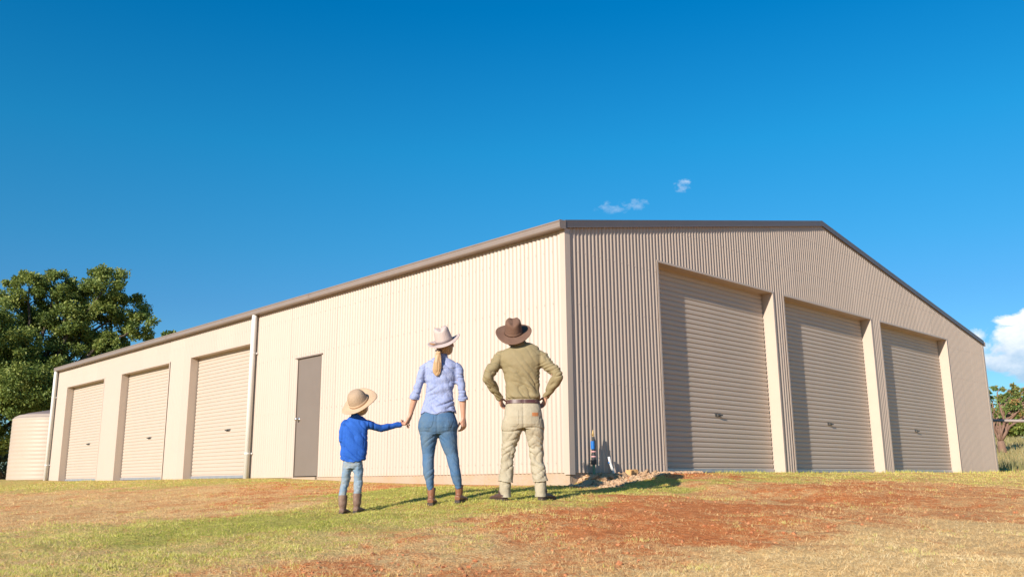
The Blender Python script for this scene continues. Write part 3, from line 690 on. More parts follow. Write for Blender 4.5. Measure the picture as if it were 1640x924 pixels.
bm = bmesh.new(); loft_add(bm, [(0, 0, -.35, TR+.25, TR+.25), (0, 0, .0, TR+.2, TR+.2)], 48); obj('tank_pad', bm, M['rock'], tank)
ra, rb = px_pt(1555, 672.5, 28), px_pt(1700, 675, 28)
rl = empty('rail_fence', (rb.x, rb.y, 0), 'pale steel rail running out from behind the shed, across the gnarled tree', 'fence')
bm = bmesh.new(); tube(bm, [tuple(ra-rl.location), tuple(rb-rl.location)], .042, 10); obj('rail', bm, M['fence'], rl, True)
for q in (ra, rb):
    bm = bmesh.new(); zz = float(ground_z(q.x, q.y)); tube(bm, [(q.x-rb.x, q.y-rb.y, zz-.2), (q.x-rb.x, q.y-rb.y, q.z+.06)], .05, 10); obj('post', bm, M['fence'], rl, True)

# ------------------------------------------------------------------ people
SKIN = mat('skin', (.56, .31, .215), .5, var=[(14, .5, (.50, .24, .16))])
def cloth(name, base, other, weave=420, rough=.85, fold=.004, big=None):
    v = [(9, .7, other)]
    if big: v.append(big)
    return mat(name, base, rough, var=v, bump=[(38, fold*.5, 4), (weave, .0006, 1)], spec=.2)
OLIVE = cloth('olive_shirt', (.265, .212, .118), (.22, .175, .092), fold=.006)
BLUE_L = cloth('chambray_shirt', (.225, .27, .46), (.30, .34, .52), fold=.012, big=((60, 60, 16), .5, (.36, .39, .54)))
BLUE_D = cloth('cobalt_shirt', (.024, .105, .43), (.016, .078, .34), fold=.004)
CANVAS = cloth('canvas_trousers', (.40, .35, .255), (.33, .28, .195), fold=.012)
JEAN_W = cloth('blue_jeans', (.042, .115, .24), (.07, .15, .28), fold=.010, big=(5, .75, (.12, .17, .22)))
JEAN_B = cloth('faded_jeans', (.135, .235, .36), (.20, .30, .42), fold=.007, big=(11, .7, (.32, .30, .25)))
LEATH_M = mat('dark_boot_leather', (.075, .038, .030), .5, var=[(20, .6, (.12, .07, .05))], bump=[(50, .003, 3)])
LEATH_W = mat('tan_boot_leather', (.21, .085, .045), .45, var=[(20, .6, (.27, .12, .07))], bump=[(50, .003, 3)])
LEATH_B = mat('worn_boot_leather', (.15, .085, .062), .7, var=[(18, .8, (.26, .17, .12))], bump=[(40, .004, 3)])
BELT = mat('belt_leather', (.075, .028, .025), .45)
SOLE = mat('boot_sole', (.05, .035, .03), .8)
HAT_M = mat('brown_felt', (.155, .088, .062), .95, var=[(7, .6, (.20, .12, .085)), (25, .3, (.12, .07, .05))], bump=[(60, .003, 4)], spec=.1)
HAT_W = mat('pale_felt', (.50, .405, .37), .95, var=[(7, .5, (.43, .34, .31))], bump=[(60, .003, 4)], spec=.1)
HAT_B = mat('sand_felt', (.52, .37, .245), .95, var=[(7, .6, (.44, .30, .19))], bump=[(60, .003, 4)], spec=.1)
CROWN_B = mat('sand_felt_crown', (.40, .29, .20), .95, var=[(7, .6, (.33, .235, .16))], bump=[(60, .003, 4)], spec=.1)
BAND_M = mat('dark_hat_band', (.05, .03, .025), .6); BAND_W = mat('grey_hat_band', (.22, .17, .16), .6)
HAIR_W = mat('blonde_hair', (.50, .32, .17), .45, var=[((60, 60, 3), .9, (.36, .21, .10))], bump=[((120, 120, 4), .004, 3)])
HAIR_M = mat('brown_hair', (.10, .06, .04), .6, var=[((60, 60, 6), .7, (.15, .10, .07))], bump=[((90, 90, 8), .004, 3)])
PATCHM = mat('leather_patch', (.42, .16, .055), .6); EYE = mat('eye_white', (.75, .74, .72), .2); LIP = mat('lips', (.50, .20, .16), .5)
FEATHER = mat('feather', (.33, .17, .08), .7)

def remesh(name, bm, m, parent, voxel=.007, smooth=2, disp=None, keep=False):
    """grow one continuous surface out of overlapping closed forms"""
    bmesh.ops.recalc_face_normals(bm, faces=bm.faces)
    me = bpy.data.meshes.new('form'); bm.to_mesh(me); bm.free(); o = bpy.data.objects.new('form', me); C.objects.link(o)
    md = o.modifiers.new('r', 'REMESH'); md.mode = 'VOXEL'; md.voxel_size = voxel
    sm = o.modifiers.new('s', 'SMOOTH'); sm.iterations = smooth; sm.factor = .5
    dg = bpy.context.evaluated_depsgraph_get(); dg.update()
    m2 = bpy.data.meshes.new_from_object(o.evaluated_get(dg)); bpy.data.objects.remove(o); bpy.data.meshes.remove(me)
    n = len(m2.vertices); co = np.empty(n*3); m2.vertices.foreach_get('co', co); co = co.reshape(-1, 3)
    if disp is not None:
        nr = np.empty(n*3); m2.vertices.foreach_get('normal', nr); nr = nr.reshape(-1, 3)
        co = disp(co, nr); m2.vertices.foreach_set('co', co.ravel()); m2.update()
    m2.name = name; m2.polygons.foreach_set('use_smooth', np.ones(len(m2.polygons), bool))
    m2.materials.clear(); m2.materials.append(m)
    return link(name, m2, None, parent)
def nz3(P, s, seed=0):
    """3-D value noise 0..1 on an (n,3) array"""
    x, y, z = (P[:, i]*s[i]+seed*13.7 for i in range(3)); zi = np.floor(z); f = z-zi; f = f*f*(3-2*f)
    return vnoise2(x, y, zi, seed)*(1-f)+vnoise2(x, y, zi+1, seed)*f
def vnoise2(x, y, zi, seed):
    xi = np.floor(x).astype(np.int64); yi = np.floor(y).astype(np.int64); fx = x-xi; fy = y-yi; zz = zi.astype(np.int64)
    fx = fx*fx*(3-2*fx); fy = fy*fy*(3-2*fy)
    def h(a, b):
        n = (a*374761393+b*668265263+zz*974634777+seed*1442695041) & 0x7fffffff
        n = ((n ^ (n >> 13))*1274126177) & 0x7fffffff
        return ((n ^ (n >> 16)) & 0xffff)/65535.0
    return (h(xi, yi)*(1-fx)+h(xi+1, yi)*fx)*(1-fy)+(h(xi, yi+1)*(1-fx)+h(xi+1, yi+1)*fx)*fy
def crease(P, s, seed, sharp=3.0):
    return (1-np.abs(2*nz3(P, s, seed)-1))**sharp      # thin ridges
def rotate_xz(P, a):
    c, s = math.cos(a), math.sin(a); Q = P.copy(); Q[:, 0] = P[:, 0]*c+P[:, 2]*s; Q[:, 2] = -P[:, 0]*s+P[:, 2]*c; return Q

def hand(bm, wrist, direction, palm_n, thumb_side, curl, sc=1.0, spread=.12, thumb_out=.6):
    """palm, four curled fingers of different lengths and a thumb from the palm's side"""
    W = Vector(wrist); d = Vector(direction).normalized(); n = Vector(palm_n); n = (n-d*n.dot(d)).normalized()
    s = d.cross(n).normalized()*thumb_side           # towards the thumb
    def add(pts): loft_add(bm, [(*p, a, b) for p, a, b in pts], 8, refb=n)
    K = W+d*.085*sc
    add([(W-d*.03*sc, .026*sc, .019*sc), (W+d*.0*sc, .025*sc, .018*sc), (W+d*.03*sc, .034*sc, .017*sc), (W+d*.065*sc, .040*sc, .015*sc), (K, .038*sc, .012*sc)])
    for i, (off, ln) in enumerate(((.028, .074), (.010, .082), (-.009, .077), (-.027, .060))):
        b = K-d*.012*sc+s*off*sc; dirv = (d+s*off*spread*28*.1).normalized(); pts = []; p = b; ang = 0; r = (.0092-.0006*i)*sc
        pts.append((p, r, r)); segs = (.46, .31, .23)
        for j, f in enumerate(segs):
            ang += curl[j]; v = dirv*math.cos(ang)+n*math.sin(ang); p = p+v*(ln*f*sc); rr = r*(1-.10*(j+1)); pts.append((p, rr, rr))
        q = [(pts[0][0]-dirv*.015*sc, r, r)]+pts+[(pts[-1][0]+v*.005*sc, r*.45, r*.45)]; add(q)
    t0 = W+d*.022*sc+s*.022*sc; td = (d*.75+s*thumb_out+n*.35).normalized(); t1 = t0+td*.042*sc; td2 = (d*.9+s*thumb_out*.35+n*.5).normalized(); t2 = t1+td2*.030*sc; t3 = t2+td2*.024*sc
    add([(t0-td*.01*sc, .013*sc, .013*sc), (t0+td*.012*sc, .0135*sc, .0125*sc), (t1, .0105*sc, .010*sc), (t2, .0095*sc, .009*sc), (t3, .005*sc, .005*sc)])
def head(bm, c, rot, sc=1.0):
    """skull, jaw, nose, ears; face looks along +Y before rot"""
    def T(p): return Vector(c)+rot @ (Vector(p)*sc)
    ell(bm, T((0, -.008, .035)), .076*sc, .096*sc, .088*sc, 20, rot); ell(bm, T((0, .026, -.035)), .060*sc, .066*sc, .072*sc, 16, rot)
    ell(bm, T((0, .060, -.085)), .024*sc, .020*sc, .018*sc, 10, rot)
    ell(bm, T((0, .098, -.018)), .011*sc, .017*sc, .012*sc, 10, rot); ell(bm, T((0, .088, .004)), .008*sc, .010*sc, .026*sc, 10, rot)
    ell(bm, T((0, .078, .035)), .050*sc, .012*sc, .010*sc, 12, rot)
    for s in (-1, 1):
        ell(bm, T((s*.079, -.004, -.004)), .009*sc, .018*sc, .032*sc, 10, rot); ell(bm, T((s*.040, .066, -.020)), .020*sc, .016*sc, .018*sc, 10, rot)
def face_bits(parent, c, rot, sc=1.0):
    for s in (-1, 1):
        bm = bmesh.new(); ell(bm, Vector(c)+rot @ (Vector((s*.032, .078, .012))*sc), .0125*sc, .0105*sc, .0085*sc, 10, rot); obj('eye', bm, EYE, parent, True)
        bm = bmesh.new(); ell(bm, Vector(c)+rot @ (Vector((s*.032, .087, .030))*sc), .020*sc, .005*sc, .0045*sc, 10, rot); obj('eyebrow', bm, HAIR_M, parent, True)
    bm = bmesh.new(); ell(bm, Vector(c)+rot @ (Vector((0, .090, -.056))*sc), .024*sc, .008*sc, .008*sc, 12, rot); obj('mouth', bm, LIP, parent, True)
def make_hat(parent, c, rot, m, mc, mb, ra, rb, brim_a, brim_b, ch, curl, dent, wave=.0, droop=.0, seed=1, rnd=False, pinch=.012):
    """felt hat: wide curled brim (two faced) and a creased crown, band as a sub-part"""
    n = 64; prof = []
    for k in range(9): f = k/8; prof.append(('b', f, -.0035))       # underside, inner to outer
    prof += [('e', 1.012, 0)]
    for k in range(8, -1, -1): prof.append(('b', k/8, .0035))
    bm = bmesh.new(); rings = []
    def brimz(f, th): return curl*(f**2)*(abs(math.cos(th))**2.2)-droop*f*(math.sin(th)**2)+wave*f*f*math.sin(2*th+seed)+wave*.5*f*f*math.sin(3*th+seed*2)
    for kind, f, dz in prof:
        rings.append([bm.verts.new((math.cos(2*math.pi*k/n)*(ra+(brim_a-ra)*f-curl*.25*f*f*abs(math.cos(2*math.pi*k/n))), math.sin(2*math.pi*k/n)*(rb+(brim_b-rb)*f), brimz(min(f, 1), 2*math.pi*k/n)+dz)) for k in range(n)])
    for r0, r1 in zip(rings, rings[1:]):
        for k in range(n): bm.faces.new((r0[k], r0[(k+1) % n], r1[(k+1) % n], r1[k]))
    for k in range(n): bm.faces.new((rings[-1][k], rings[-1][(k+1) % n], rings[0][(k+1) % n], rings[0][k]))
    hat = obj('hat', bm, m, parent, True); hat.matrix_local = Matrix.Translation(c) @ rot.to_4x4()
    bm = bmesh.new(); cr = []
    steps = 10
    for j in range(steps+1):
        f = j/steps
        if rnd: sc_ = math.cos(f*math.pi/2*.97)**.62; zz = ch*math.sin(f*math.pi/2)
        elif f < .75: sc_ = 1-.16*(f/.75)**1.5; zz = ch*f/.75*.93
        else: g = (f-.75)/.25; sc_ = .84*(1-g)**.55 if g < 1 else .0; sc_ = max(sc_, .02); zz = ch*(.93+.07*math.sin(g*math.pi/2))
        ring = []
        for k in range(n):
            th = 2*math.pi*k/n; x, y = math.cos(th)*ra*sc_*1.005, math.sin(th)*rb*sc_*1.005; z = zz
            if not rnd:
                z -= dent*math.exp(-(x/(ra*.34))**2)*max(0, f-.35)/.65*1.0
                hgt = max(0, f-.3); x *= 1-pinch*12*hgt*math.exp(-((y-rb*.35)/(rb*.45))**2)
                z += .018*f*(-y/rb)*.3+.012*f*(y/rb)
            ring.append(bm.verts.new((x, y, z)))
        cr.append(ring)
    for r0, r1 in zip(cr, cr[1:]):
        for k in range(n): bm.faces.new((r0[k], r0[(k+1) % n], r1[(k+1) % n], r1[k]))
    bm.faces.new(cr[-1]); obj('crown', bm, mc, hat, True)
    bm = bmesh.new(); bd = []
    for rr, z in ((1.0, .002), (1.03, .003), (1.025, .026), (1.0, .027)):
        bd.append([bm.verts.new((math.cos(2*math.pi*k/n)*ra*rr, math.sin(2*math.pi*k/n)*rb*rr, z)) for k in range(n)])
    for r0, r1 in zip(bd, bd[1:]):
        for k in range(n): bm.faces.new((r0[k], r0[(k+1) % n], r1[(k+1) % n], r1[k]))
    obj('hat_band', bm, mb, hat, True)
    return hat
def bvh(o):
    me = o.data; return BVHTree.FromPolygons([v.co.copy() for v in me.vertices], [tuple(p.vertices) for p in me.polygons])
def band_on(name, tree, c, z0, z1, off, th, m, parent, n=72, tilt=0.0):
    """strap lying on a garment: rays from outside find the cloth"""
    bm = bmesh.new(); rr = []
    for z, o_ in ((z0, off*.2), (z0, off+th), (z1, off+th), (z1, off*.2)):
        ring = []
        for k in range(n):
            a = 2*math.pi*k/n; d = Vector((math.cos(a), math.sin(a), 0)); q = Vector((c[0], c[1], z+tilt*math.cos(a))); hit = tree.ray_cast(q+d*.6, -d)
            r = (hit[0]-q).length if hit[0] else .1
            ring.append(r+o_)
        ring = [(ring[k-1]+ring[k]+ring[(k+1) % n])/3 for k in range(n)]
        rr.append([bm.verts.new((c[0]+math.cos(2*math.pi*k/n)*ring[k], c[1]+math.sin(2*math.pi*k/n)*ring[k], z+tilt*math.cos(2*math.pi*k/n))) for k in range(n)])
    for i in range(4):
        r0, r1 = rr[i], rr[(i+1) % 4]
        for k in range(n): bm.faces.new((r0[k], r0[(k+1) % n], r1[(k+1) % n], r1[k]))
    return obj(name, bm, m, parent, False)
def patch_on(name, tree, outline, m, parent, off=.004, inset=False):
    """small piece of cloth or leather lying on the back of a garment; outline = [(x, z)] rows left/right"""
    rows = outline; bm = bmesh.new(); front, back = [], []
    for (xl, xr, z) in rows:
        fr, bk = [], []
        for i in range(9):
            x = xl+(xr-xl)*i/8; h = tree.ray_cast(Vector((x, -1, z)), Vector((0, 1, 0))); y = h[0].y if h[0] else 0
            fr.append(bm.verts.new((x, y-off, z))); bk.append(bm.verts.new((x, y+.003, z)))
        front.append(fr); back.append(bk)
    R_n = len(rows)
    for g in (front, back):
        for a, b in zip(g, g[1:]):
            for i in range(8): bm.faces.new((a[i], a[i+1], b[i+1], b[i]))
    for j in range(R_n-1):
        for i in (0, 8): bm.faces.new((front[j][i], front[j+1][i], back[j+1][i], back[j][i]))
    for j in (0, R_n-1):
        for i in range(8): bm.faces.new((front[j][i], front[j][i+1], back[j][i+1], back[j][i]))
    return obj(name, bm, m, parent, False)
def shoe(name, heel, toe_dir, L, wd, h, m, parent, shaft_top=None, shaft_r=.05, lean=Vector((0, 0, 0)), heel_h=.018):
    """boot or shoe with sole, heel block, vamp and (optional) shaft"""
    H = Vector(heel); d = Vector((toe_dir[0], toe_dir[1], 0)).normalized(); s = Vector((0, 0, 1)).cross(d)
    bm = bmesh.new(); up = Vector((0, 0, 1)); z0 = heel_h
    def P(a, z): return H+d*(a*L)+up*z
    loft_add(bm, [(*P(-.02, z0+h*.35), wd*.33, h*.30), (*P(.06, z0+h*.42), wd*.42, h*.42), (*P(.25, z0+h*.45), wd*.42, h*.45), (*P(.5, z0+h*.36), wd*.44, h*.36), (*P(.72, z0+h*.27), wd*.50, h*.27), (*P(.88, z0+h*.22), wd*.42, h*.21), (*P(1.0, z0+h*.18), wd*.18, h*.12)], 16, refb=up)
    if shaft_top:
        tp_ = H+d*(.20*L)+lean+up*shaft_top
        loft_add(bm, [(*P(.20, z0+.01), wd*.42, wd*.45), (*P(.20, z0+h*.8), wd*.40, wd*.47), (*(P(.19, z0+h*1.3)+lean*.4), shaft_r*.86, shaft_r*.95), (*tp_, shaft_r, shaft_r*1.08)], 16, refb=d)
    o = remesh(name, bm, m, parent, .005, 2)
    bm = bmesh.new(); pts = []
    out = [(-.03, .30), (.1, .44), (.3, .40), (.5, .42), (.72, .52), (.9, .42), (1.01, .15)]
    lo = [H+d*(a*L)+s*(w_*wd)+up*0 for a, w_ in out]+[H+d*(a*L)-s*(w_*wd) for a, w_ in out[::-1]]
    def lay(z): return [bm.verts.new(p+up*z) for p in lo]
    a_, b_ = lay(z0-.004), lay(z0+.010); nn = len(lo)
    for i in range(nn): bm.faces.new((a_[i], a_[(i+1) % nn], b_[(i+1) % nn], b_[i]))
    bm.faces.new(a_[::-1]); bm.faces.new(b_)
    hl = [H+d*(a*L)+s*(w_*wd) for a, w_ in ((-.03, .30), (.1, .42), (.27, .38))]+[H+d*(a*L)-s*(w_*wd) for a, w_ in ((.27, .38), (.1, .42), (-.03, .30))]
    a_ = [bm.verts.new(p) for p in hl]; b_ = [bm.verts.new(p+up*(z0-.004)) for p in hl]
    for i in range(6): bm.faces.new((a_[i], a_[(i+1) % 6], b_[(i+1) % 6], b_[i]))
    bm.faces.new(a_[::-1]); bm.faces.new(b_)
    # forefoot of the sole reaches the ground
    f0 = [H+d*(a*L)+s*(w_*wd) for a, w_ in ((.52, .40), (.72, .50), (.88, .40))]+[H+d*(a*L)-s*(w_*wd) for a, w_ in ((.88, .40), (.72, .50), (.52, .40))]
    a_ = [bm.verts.new(p+up*.001) for p in f0]; b_ = [bm.verts.new(p+up*(z0-.004)) for p in f0]
    for i in range(6): bm.faces.new((a_[i], a_[(i+1) % 6], b_[(i+1) % 6], b_[i]))
    bm.faces.new(a_[::-1]); bm.faces.new(b_)
    obj('sole', bm, SOLE, o); return o
def Rx(d): return Matrix.Rotation(math.radians(d), 3, 'X')
def Ry(d): return Matrix.Rotation(math.radians(d), 3, 'Y')
def Rz(d): return Matrix.Rotation(math.radians(d), 3, 'Z')
PRZ = math.atan2(-.6947, .7193)

# ---- man: hands on hips, head tipped back
def man():
    x, y = -2.137, -1.321; z = float(ground_z(x, y))-.004
    R = empty('person', (x, y, z), 'man in brown hat, olive shirt and cream trousers, hands on hips', 'person', rz=PRZ)
    el, er = (-.325, -.10, 1.165), (.362, -.10, 1.175); wl, wr = (-.205, .035, .985), (.243, .035, .99)
    hr = Rx(38) @ Ry(-3); hc = tuple(Vector((-.064, -.005, 1.625))-hr @ Vector((0, 0, .045)))
    bm = bmesh.new(); head(bm, hc, hr, 1.02)
    loft_add(bm, [(-.01, .0, 1.40, .066, .066), (-.03, .0, 1.47, .060, .064), (-.045, .005, 1.53, .058, .062)], 14)
    loft_add(bm, [(0.015, .01, .86, .125, .08), (.015, .01, 1.1, .125, .075), (0, 0, 1.3, .15, .08), (-.0, 0, 1.39, .14, .07), (-.01, 0, 1.44, .07, .06)], 18, 2.3)
    for s, e, w_ in ((-1, el, wl), (1, er, wr)):
        loft_add(bm, [(s*.19, 0, 1.375, .05, .05), (s*.235+.005, -.01, 1.34, .048, .048), (*e, .038, .038)], 12)
        ell(bm, e, .038, .038, .038, 10)
        loft_add(bm, [(*e, .037, .037), (*(Vector(e).lerp(Vector(w_), .35)), .038, .037), (*w_, .025, .020)], 12)
        d = Vector((-s*.16, .55, -.62)); hand(bm, w_, d, Vector((-s*1, -.25, -.1)), s*1, (.35, .55, .35), 1.0)
    for s, kx, fx in ((-1, -.135, -.160), (1, .150, .172)):
        loft_add(bm, [(s*.085+.01, .01, .84, .07, .075), (s*.10+.01, .01, .66, .065, .07), (kx, .02, .42, .042, .042), (kx+s*.008, .0, .33, .040, .042), (fx, 0, .09, .034, .036), (fx, .0, .05, .034, .04)], 14)
        loft_add(bm, [(fx, -.02, .045, .03, .025), (fx+s*.05, .08, .035, .036, .02), (fx+s*.075, .13, .03, .02, .012)], 10, refb=Vector((0, 0, 1)))
    body = remesh('body', bm, SKIN, R, .0055, 1); face_bits(body, hc, hr, 1.02)
    # shirt
    bm = bmesh.new()
    loft_add(bm, [(.018, .01, .945, .160, .118), (.018, .01, .965, .170, .125), (.020, .012, 1.00, .176, .128), (.020, .012, 1.06, .172, .125), (.018, .01, 1.14, .176, .122), (.012, .0, 1.23, .190, .125), (.005, -.006, 1.31, .208, .128), (0, -.008, 1.375, .226, .118), (.0, -.005, 1.425, .216, .105), (-.002, -.0, 1.465, .180, .090), (-.008, .002, 1.495, .120, .078), (-.012, .002, 1.512, .080, .070)], 28, 2.4)
    for s, e, w_ in ((-1, el, wl), (1, er, wr)):
        E = Vector(e); Wv = Vector(w_)
        loft_add(bm, [(s*.11, -.004, 1.405, .055, .06), (s*.165, -.006, 1.395, .069, .07), (s*.215+.005, -.012, 1.365, .073, .076), (s*.262+.008, -.045, 1.285, .068, .070), (*(E+Vector((-s*.012, .005, .045))), .062, .062), (*E, .056, .058)], 18)
        ell(bm, e, .058, .058, .058, 14)
        loft_add(bm, [(*E, .057, .057), (*E.lerp(Wv, .3), .058, .056), (*E.lerp(Wv, .65), .049, .047), (*E.lerp(Wv, .9), .040, .037), (*E.lerp(Wv, .96), .041, .038), (*E.lerp(Wv, 1.04), .040, .037)], 18)
    def disp(P, Nn):
        d = np.zeros(len(P)); tors = np.exp(-((P[:, 0]-.01)/.19)**6)
        lo = 1-sstep(.96, 1.42, P[:, 2])
        Q = rotate_xz(P, math.radians(-50)); d += -.020*crease(Q, (6.5, 6, 22), 3, 2.6)*tors*(.25+lo)
        Q = rotate_xz(P, math.radians(-22)); d += -.010*crease(Q, (9, 6, 26), 4, 2.5)*tors*lo
        arm = 1-tors; a = np.where(P[:, 0] > 0, 1, -1); Q = P.copy(); Q[:, 2] = P[:, 2]-.45*np.abs(P[:, 0])
        d += -.015*crease(Q, (10, 9, 30), 6, 2.4)*arm
        d += .010*np.exp(-((P[:, 2]-.985)/.022)**2)*tors
        d += -.004*np.exp(-((P[:, 2]-.966)/.006)**2)*tors
        yoke = np.exp(-((P[:, 2]-(1.385-.0*P[:, 0]))/.0045)**2)*(P[:, 1] < 0)*0
        seam = np.exp(-((np.abs(P[:, 0]-.005)-(.198-.05*(P[:, 2]-1.3)))/.006)**2)*(P[:, 2] > 1.18); d += -.0025*seam
        return P+Nn*d[:, None]
    sh = remesh('shirt', bm, OLIVE, R, .0052, 18, disp)
    bm = bmesh.new(); loft_add(bm, [(-.008, .0, 1.480, .092, .082), (-.016, -.004, 1.505, .080, .078), (-.022, -.002, 1.525, .074, .074), (-.022, -.002, 1.527, .066, .066), (-.014, -.002, 1.47, .066, .066)], 24); obj('collar', bm, OLIVE, sh, True)
    # trousers
    bm = bmesh.new()
    loft_add(bm, [(.018, .01, .962, .158, .115), (.018, .01, .93, .166, .120), (.019, .006, .88, .178, .128), (.02, 0, .80, .190, .142), (.02, 0, .73, .196, .140), (.02, .005, .685, .188, .120)], 30, 2.5)
    loft_add(bm, [(-.078, .0, .76, .105, .125), (-.088, .004, .68, .108, .118), (-.102, .01, .60, .092, .100), (-.122, .018, .50, .080, .086), (-.138, .022, .40, .074, .080), (-.143, .012, .32, .076, .080), (-.152, .0, .22, .082, .084), (-.157, 0, .175, .083, .086)], 24, 2.2)
    loft_add(bm, [(.115, .0, .76, .105, .125), (.126, .004, .68, .106, .118), (.136, .01, .60, .094, .100), (.143, .018, .50, .083, .086), (.150, .022, .40, .077, .080), (.158, .012, .32, .078, .080), (.172, .0, .22, .082, .084), (.178, 0, .175, .081, .085)], 24, 2.2)
    def dispt(P, Nn):
        d = np.zeros(len(P)); leg = 1-sstep(.60, .72, P[:, 2]); kn = np.exp(-((P[:, 2]-.40)/.17)**2)
        Q = P.copy(); Q[:, 2] = P[:, 2]+.5*np.abs(P[:, 0]-.02)
        d += -.016*crease(Q, (9, 8, 21), 12, 2.0)*leg*(.45+.6*kn)
        Q[:, 2] = P[:, 2]-.6*np.abs(P[:, 0]-.02); d += -.009*crease(Q, (8, 8, 17), 15, 2.0)*leg
        d += -.006*crease(P, (7, 7, 9), 16, 2.0)*(1-leg)
        d += -.009*np.exp(-((P[:, 2]-(.668+.02*np.sin(P[:, 0]*14)))/.008)**2)*(P[:, 1] < .02)
        d += -.005*np.exp(-((P[:, 0]-.020)/.006)**2)*(P[:, 2] > .68)*(P[:, 1] < 0)
        return P+Nn*d[:, None]
    tr = remesh('trousers', bm, CANVAS, R, .006, 2, dispt)
    for s, cx_ in ((-1, -.157), (1, .178)):
        bm = bmesh.new(); fx = cx_+s*.002
        loft_add(bm, [(fx, 0, .195, .056, .060), (fx, 0, .165, .062, .066), (fx, 0, .12, .060, .064), (fx+s*.0, .0, .07, .057, .062), (fx, .0, .035, .060, .068)], 22)
        g = remesh('trouser_cuff', bm, CANVAS, R, .006, 1, lambda P, Nn: P+Nn*(-.008*crease(P, (12, 12, 24), 18, 2)[:, None]))
    t = bvh(tr)
    bt = band_on('belt', t, (.018, .01), .922, .957, .003, .004, BELT, tr)
    for xx in (-.125, -.004, .052, .142):
        tb_ = bvh(bt); patch_on('belt_loop', tb_, [(xx-.010, xx+.010, .913), (xx-.010, xx+.010, .938), (xx-.010, xx+.010, .964)], CANVAS, tr, .005)
    patch_on('leather_patch', t, [(.105, .165, .795), (.105, .165, .812), (.105, .165, .830)], PATCHM, tr, .005)
    for a, b in ((-.135, -.025), (.050, .168)):
        patch_on('back_pocket', t, [(a+.03, b-.03, .700), (a, b, .722), (a, b, .76), (a, b, .80), (a, b, .852)], CANVAS, tr, .0045)
    shoe('shoe', (-.158, -.035, 0), (-.50, .85), .27, .096, .075, LEATH_M, R, .09, .045)
    shoe('shoe', (.178, -.035, 0), (.50, .85), .27, .096, .075, LEATH_M, R, .09, .045)
    bm = bmesh.new(); ell(bm, Vector(hc)+hr @ Vector((0, -.026, -.012)), .081, .092, .078, 20, hr); obj('hair', bm, HAIR_M, R, True)
    make_hat(R, Vector((-.064, -.005, 1.625)), Rx(38) @ Ry(-3), HAT_M, HAT_M, HAT_M, .088, .100, .182, .205, .145, .012, .030, .005, .012, 2, False, .008)
man()

